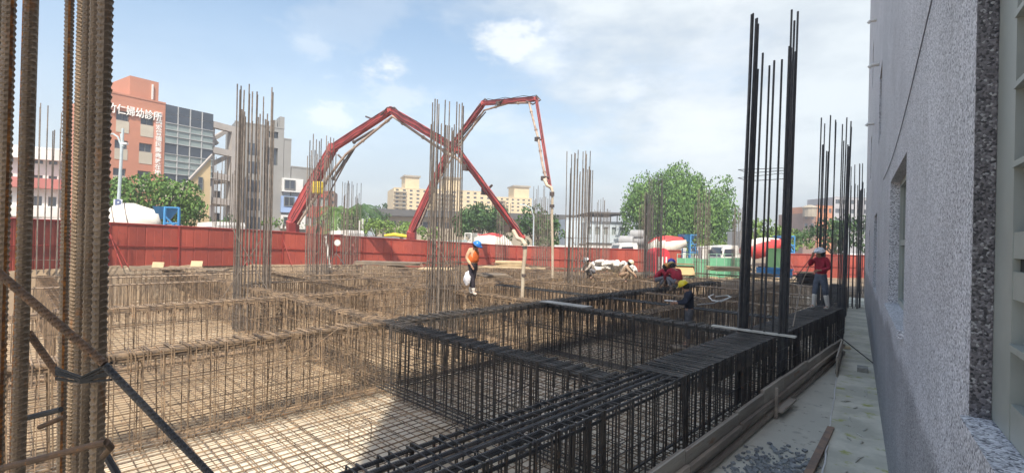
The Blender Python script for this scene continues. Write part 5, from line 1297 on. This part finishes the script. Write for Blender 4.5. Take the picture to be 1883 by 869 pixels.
def person(lab,foot,face,J,top,bottom,shoes,helmet,vest=None,cat='worker',boot=.25,scale=1.0,hair=True,build=1.0):
    """J: joints in a local frame (x right of the person, y the way they face, z up), metres; face: world direction they face"""
    fy=V((face.x,face.y,0)).normalized(); fxv=V((fy.y,-fy.x,0)); ang=math.atan2(fy.y,fy.x)-math.pi/2
    t=thing('person',lab,cat,foot,ang); t.scale=(scale,)*3
    j={k:V(v) for k,v in J.items()}
    # continuous body
    names=['pelvis','waist','chest','neck','head','crown']; v=[];e=[];r=[]
    def add(p,rad_,parent=None):
        v.append(V(p)); r.append(rad_); 
        if parent is not None: e.append((parent,len(v)-1))
        return len(v)-1
    ip=add(j['pelvis'],.13); iw=add(j['waist'],.115,ip); ic=add(j['chest'],.125,iw); inn=add(j['neck'],.05,ic); ih=add(j['head'],.085,inn); hd=(j['head']-j['neck']).normalized(); add(j['head']+hd*.11,.075,ih)
    tops=[];
    fwd_=V(J.get('look',(0,1,0))).normalized()
    add(j['head']+fwd_*.085-hd*.04,.022,ih)                       # nose / chin mass
    for sd in('l','r'):
        s=-1 if sd=='l' else 1
        a=add(j['sh'+sd],.055,ic); b1=add(j['el'+sd],.04,a); w_=add(j['wr'+sd],.028,b1)
        fd_=(j['wr'+sd]-j['el'+sd]).normalized(); pm=add(j['wr'+sd]+fd_*.06,.03,w_)
        sv_=fd_.cross(V((0,1,0))); sv_=sv_.normalized() if sv_.length>.1 else V((1,0,0)); bv=fd_.cross(sv_)
        for q in range(4):
            k1=add(j['wr'+sd]+fd_*.10+sv_*(q-1.5)*.018,.0095,pm); add(j['wr'+sd]+fd_*(.15+.012*(q in(1,2)))+sv_*(q-1.5)*.02+bv*.02,.008,k1)
        k1=add(j['wr'+sd]+fd_*.05+sv_*.04,.011,pm); add(j['wr'+sd]+fd_*.09+sv_*.055,.009,k1)
        h=add(j['hip'+sd],.085,ip); kn=add(j['kn'+sd],.055,h); an=add(j['an'+sd],.035,kn); add(j['an'+sd]+V(J.get('toe'+sd,(0,.14,-.05))),.03,an)
    skinmesh('body',v,e,r,SKIN,t)
    B=build
    # jacket
    v=[];e=[];r=[]
    a0=add(j['pelvis']+V((0,0,.0)),(.175*B,.14*B)); a1=add(j['waist'],(.165*B,.13*B),a0); a2=add(j['chest'],(.175*B,.14*B),a1); a3=add(j['chest']*.35+j['neck']*.65,.085,a2)
    for sd in('l','r'):
        s_=add(j['sh'+sd],.078,a2); k=add(j['el'+sd],.060,s_); add(j['wr'+sd]*.9+j['el'+sd]*.1,.045,k)
    skinmesh('jacket',v,e,r,top,t)
    if vest:
        v=[];e=[];r=[]
        a0=add(j['pelvis']+V((0,0,.05)),(.175*B,.145*B)); a1=add(j['waist'],(.185*B,.155*B),a0); a2=add(j['chest'],(.19*B,.155*B),a1); a3=add(j['chest']*.4+j['neck']*.6,.095,a2)
        for sd in('l','r'): add(j['sh'+sd]*.75+j['chest']*.25,.085,a2)
        skinmesh('vest',v,e,r,vest,t)
    v=[];e=[];r=[]
    a0=add(j['pelvis'],(.16*B,.13*B)); a1=add(j['waist'],(.15*B,.115*B),a0)
    for sd in('l','r'):
        h=add(j['hip'+sd]*.9+j['kn'+sd]*.1,.105,a0); k=add(j['kn'+sd],.078,h); add((j['an'+sd]*.8+j['kn'+sd]*.2) if boot<.3 else (j['an'+sd]*.3+j['kn'+sd]*.7),.062,k)
    skinmesh('trousers',v,e,r,bottom,t)
    for sd in('l','r'):
        v=[];e=[];r=[]; an=j['an'+sd]; kn=j['kn'+sd]; up=(kn-an).normalized(); tv=V(J.get('toe'+sd,(0,.14,-.05)))
        a0=add(an+up*boot,.078); a1=add(an+up*.02,.052,a0); a2=add(an+V((0,0,-.045))+tv*.1,.046,a1); a3=add(an+tv+V((0,0,.005)),.042,a2); skinmesh('boot' if boot>.15 else 'shoe',v,e,r,shoes,t)
    if helmet:
        b=MB(); c=j['head']+hd*.06; sx=fwd_.cross(hd); prof=[(0,.133),(.03,.13),(.07,.115),(.105,.08),(.122,.03)]
        b.lathe(c,hd,prof,16,up=fwd_); b.lathe(c-hd*.004,hd,[(0,.15),(.012,.147)],16,up=fwd_); k=b.pts([c+fwd_*.12-sx*.09,c+fwd_*.12+sx*.09,c+fwd_*.205+sx*.05-hd*.012,c+fwd_*.205-sx*.05-hd*.012, c+fwd_*.12-sx*.09+hd*.02,c+fwd_*.12+sx*.09+hd*.02]); b.face(k,k+1,k+2,k+3); b.face(k+4,k+3,k+2,k+5)
        b.tube([c-fwd_*.1+hd*.09,c+hd*.128,c+fwd_*.1+hd*.09],.012,5); b.build('helmet',helmet,t,smooth=True,local=True)
    if hair:
        b=MB(); c=j['head']+hd*.01-fwd_*.03; b.ico(c,.098,.098,.105,6,10); b.build('hair',BLACK,t,smooth=True,local=True)
    b=MB(); sx=fwd_.cross(hd)
    for s in(-1,1): b.ico(j['head']+fwd_*.088+sx*s*.032+hd*.01,.010,n=4,m=6)
    b.build('eyes',BLACK,t,local=True)
    return t
def hm(n,c): return mat('helmet_'+n,c,rough=.3,spec=.6)
STAND=dict(pelvis=(0,0,.92),waist=(0,.0,1.08),chest=(0,.01,1.28),neck=(0,.02,1.46),head=(0,.05,1.56),look=(0,1,-.25),shl=(-.17,0,1.40),shr=(.17,0,1.40),ell=(-.22,-.03,1.13),elr=(.22,-.03,1.13),wrl=(-.22,.08,.90),wrr=(.22,.08,.90),hipl=(-.09,0,.88),hipr=(.09,0,.88),knl=(-.10,.03,.49),knr=(.10,.03,.49),anl=(-.10,0,.09),anr=(.10,0,.09))
# woman in orange, walking to the right along the cage, looking down, bag in hand
J=dict(STAND); J.update(look=(0,1,-.55),neck=(0,.06,1.44),head=(0,.13,1.53),chest=(0,.04,1.27),ell=(-.23,-.10,1.14),wrl=(-.24,-.04,.90),elr=(.22,-.08,1.14),wrr=(.2,.10,.93),knl=(-.08,-.03,.49),anl=(-.07,-.14,.10),knr=(.08,.08,.49),anr=(.07,.12,.09),hipl=(-.09,0,.88))
foot=G(868,541,.0)
person('woman in orange vest and blue helmet standing on a sunlit cage with a white bag',foot,RGT*.8-FWD*.55,J,fabric('pale_orange',(.75,.46,.28)),fabric('black',(.035,.03,.04)),mat('white_boots',(.62,.58,.52)),hm('blue',(.03,.20,.62)),vest=fabric('bright_orange',(.78,.17,.035)),boot=.16,build=1.2)
q=P(859,512,15.2); b=MB(); b.ico(q,.13,.10,.21,7,10,.12); b.tube([q+UP*.15,P(862,499,15.3)],.04,6); tag(b.build('plastic_bag',mat('plastic_white',(.75,.75,.78),(.66,.66,.7),.4,8,bump=.8,bscale=12)),'white plastic bag hanging from the hand of the woman in orange','bag')
# red worker in white boots
J=dict(STAND); J.update(elr=(.20,.20,1.22),wrr=(.10,.24,1.45),ell=(-.26,.02,1.16),wrl=(-.12,.20,1.10),look=(0,1,.0),anl=(-.15,-.10,.10),anr=(.12,.10,.10),knl=(-.13,-.02,.49),knr=(.11,.08,.49))
foot=G(1508,568,.02)
person('worker in red jacket grey jeans and tall white boots standing at the right',foot,-RGT*.9-FWD*.35,J,fabric('crimson',(.42,.03,.055)),fabric('blue_grey',(.13,.15,.19)),mat('white_boots',(.62,.58,.52)),hm('white',(.75,.77,.80)),boot=.36)
b=MB(); b.tube([G(1458,600,.02)+V((0,0,0)),P(1474,522,13.9),P(1492,478,13.9)],.014,6); tag(b.build('wooden_pole',DTIM),'grey wooden pole leaning before the worker in white boots','pole')
b=MB(); b.tube([P(1456,520,14.6),P(1500,462,14.6)],.012,6); tag(b.build('leaning_bar',DARKS),'dark bar slanting up behind the worker in white boots','bar')
# squatting trio
SQ=dict(pelvis=(0,-.12,.32),waist=(0,-.04,.46),chest=(0,.08,.62),neck=(0,.17,.74),head=(0,.24,.82),look=(0,.8,-.6),shl=(-.18,.12,.70),shr=(.18,.12,.70),ell=(-.24,.30,.50),elr=(.24,.30,.50),wrl=(-.12,.45,.34),wrr=(.12,.45,.34),hipl=(-.10,-.12,.30),hipr=(.10,-.12,.30),knl=(-.19,.24,.46),knr=(.19,.24,.46),anl=(-.14,.02,.09),anr=(.14,.02,.09))
person('squatting worker in red jacket with back turned, rightmost of the trio on the cages',G(1243,535,.02),FWD*.9-RGT*.3,SQ,fabric('crimson',(.42,.03,.055)),fabric('grey',(.20,.20,.22)),mat('brown_shoe',(.2,.15,.12)),hm('tan',(.50,.34,.12)),boot=.12,scale=1.08,build=1.2)
J=dict(SQ); J.update(head=(.03,.20,.88),neck=(0,.12,.78))
person('crouching worker with dark blue helmet in the middle of the trio',G(1229,531,.02)+FWD*.5,-FWD*.3+RGT*.6,J,fabric('maroon',(.20,.03,.08)),fabric('navy',(.03,.035,.07)),mat('brown_shoe',(.2,.15,.12)),hm('indigo',(.05,.05,.42)),boot=.12,scale=1.1)
person('squatting worker with orange helmet, leftmost of the trio on the cages',G(1216,532,.02)+FWD*.4,RGT*.7-FWD*.2,SQ,fabric('crimson',(.42,.03,.055)),fabric('grey',(.20,.20,.22)),mat('brown_shoe',(.2,.15,.12)),hm('orange',(.70,.28,.04)),boot=.12,scale=1.0)
# navy worker in the pit
J=dict(STAND); J.update(look=(0,1,-.5),head=(0,.12,1.54),neck=(0,.06,1.45),ell=(-.24,.10,1.14),wrl=(-.12,.32,1.12),elr=(.24,.10,1.14),wrr=(.10,.34,1.10),chest=(0,.05,1.28))
ft=B_(1270,13.0,0); hz=P(1271,514,13.0).z-1.78
person('worker in navy jacket and yellow helmet standing down among the dark cages',V((ft.x,ft.y,hz)),-RGT*.8+FWD*.2,J,fabric('navy_blue',(.025,.03,.05)),fabric('dark_grey',(.11,.11,.12)),mat('brown_shoe',(.2,.15,.12)),hm('yellow',(.80,.62,.02)),boot=.16,scale=1.03)
b=MB(); b.box(V((ft.x,ft.y,hz-.02)),(.9,.5,.04),(RGT,FWD,UP)); b.box(V((ft.x,ft.y,(hz-.04+PITZ)/2)),(.7,.4,hz-.04-PITZ),(RGT,FWD,UP)); tag(b.build('work_stand',DTIM),'low timber stand under the worker in navy','stand')
# two small distant crouching workers
person('small distant crouching worker in pale shirt left of the white bags foot',G(1087,512,.02),-RGT*.8-FWD*.3,SQ,fabric('dusty_white',(.5,.45,.40)),fabric('grey',(.20,.20,.22)),mat('brown_shoe',(.2,.15,.12)),hm('white',(.75,.77,.80)),boot=.12,scale=1.0)
person('small distant crouching worker in tan clothes beneath the white bags right end',G(1147,519,.02),RGT*.8-FWD*.3,SQ,fabric('dusty_tan',(.5,.36,.25)),fabric('tan_trousers',(.35,.24,.16)),mat('brown_shoe',(.2,.15,.12)),hm('cream',(.70,.62,.45)),boot=.12,scale=1.0)

# ------------------------------------------------------------------ light summer haze over the whole place
hz_=bpy.data.materials.new('haze'); hz_.use_nodes=True; n_=hz_.node_tree.nodes; n_.remove(n_['Principled BSDF']); pv=n_.new('ShaderNodeVolumePrincipled')
pv.inputs['Color'].default_value=(.93,.95,1,1); pv.inputs['Density'].default_value=.0022; pv.inputs['Anisotropy'].default_value=.3
hz_.node_tree.links.new(pv.outputs[0],n_['Material Output'].inputs['Volume'])
b=MB(); b.box((-60,60,14),(700,700,35)); stuff(b.build('haze',hz_))
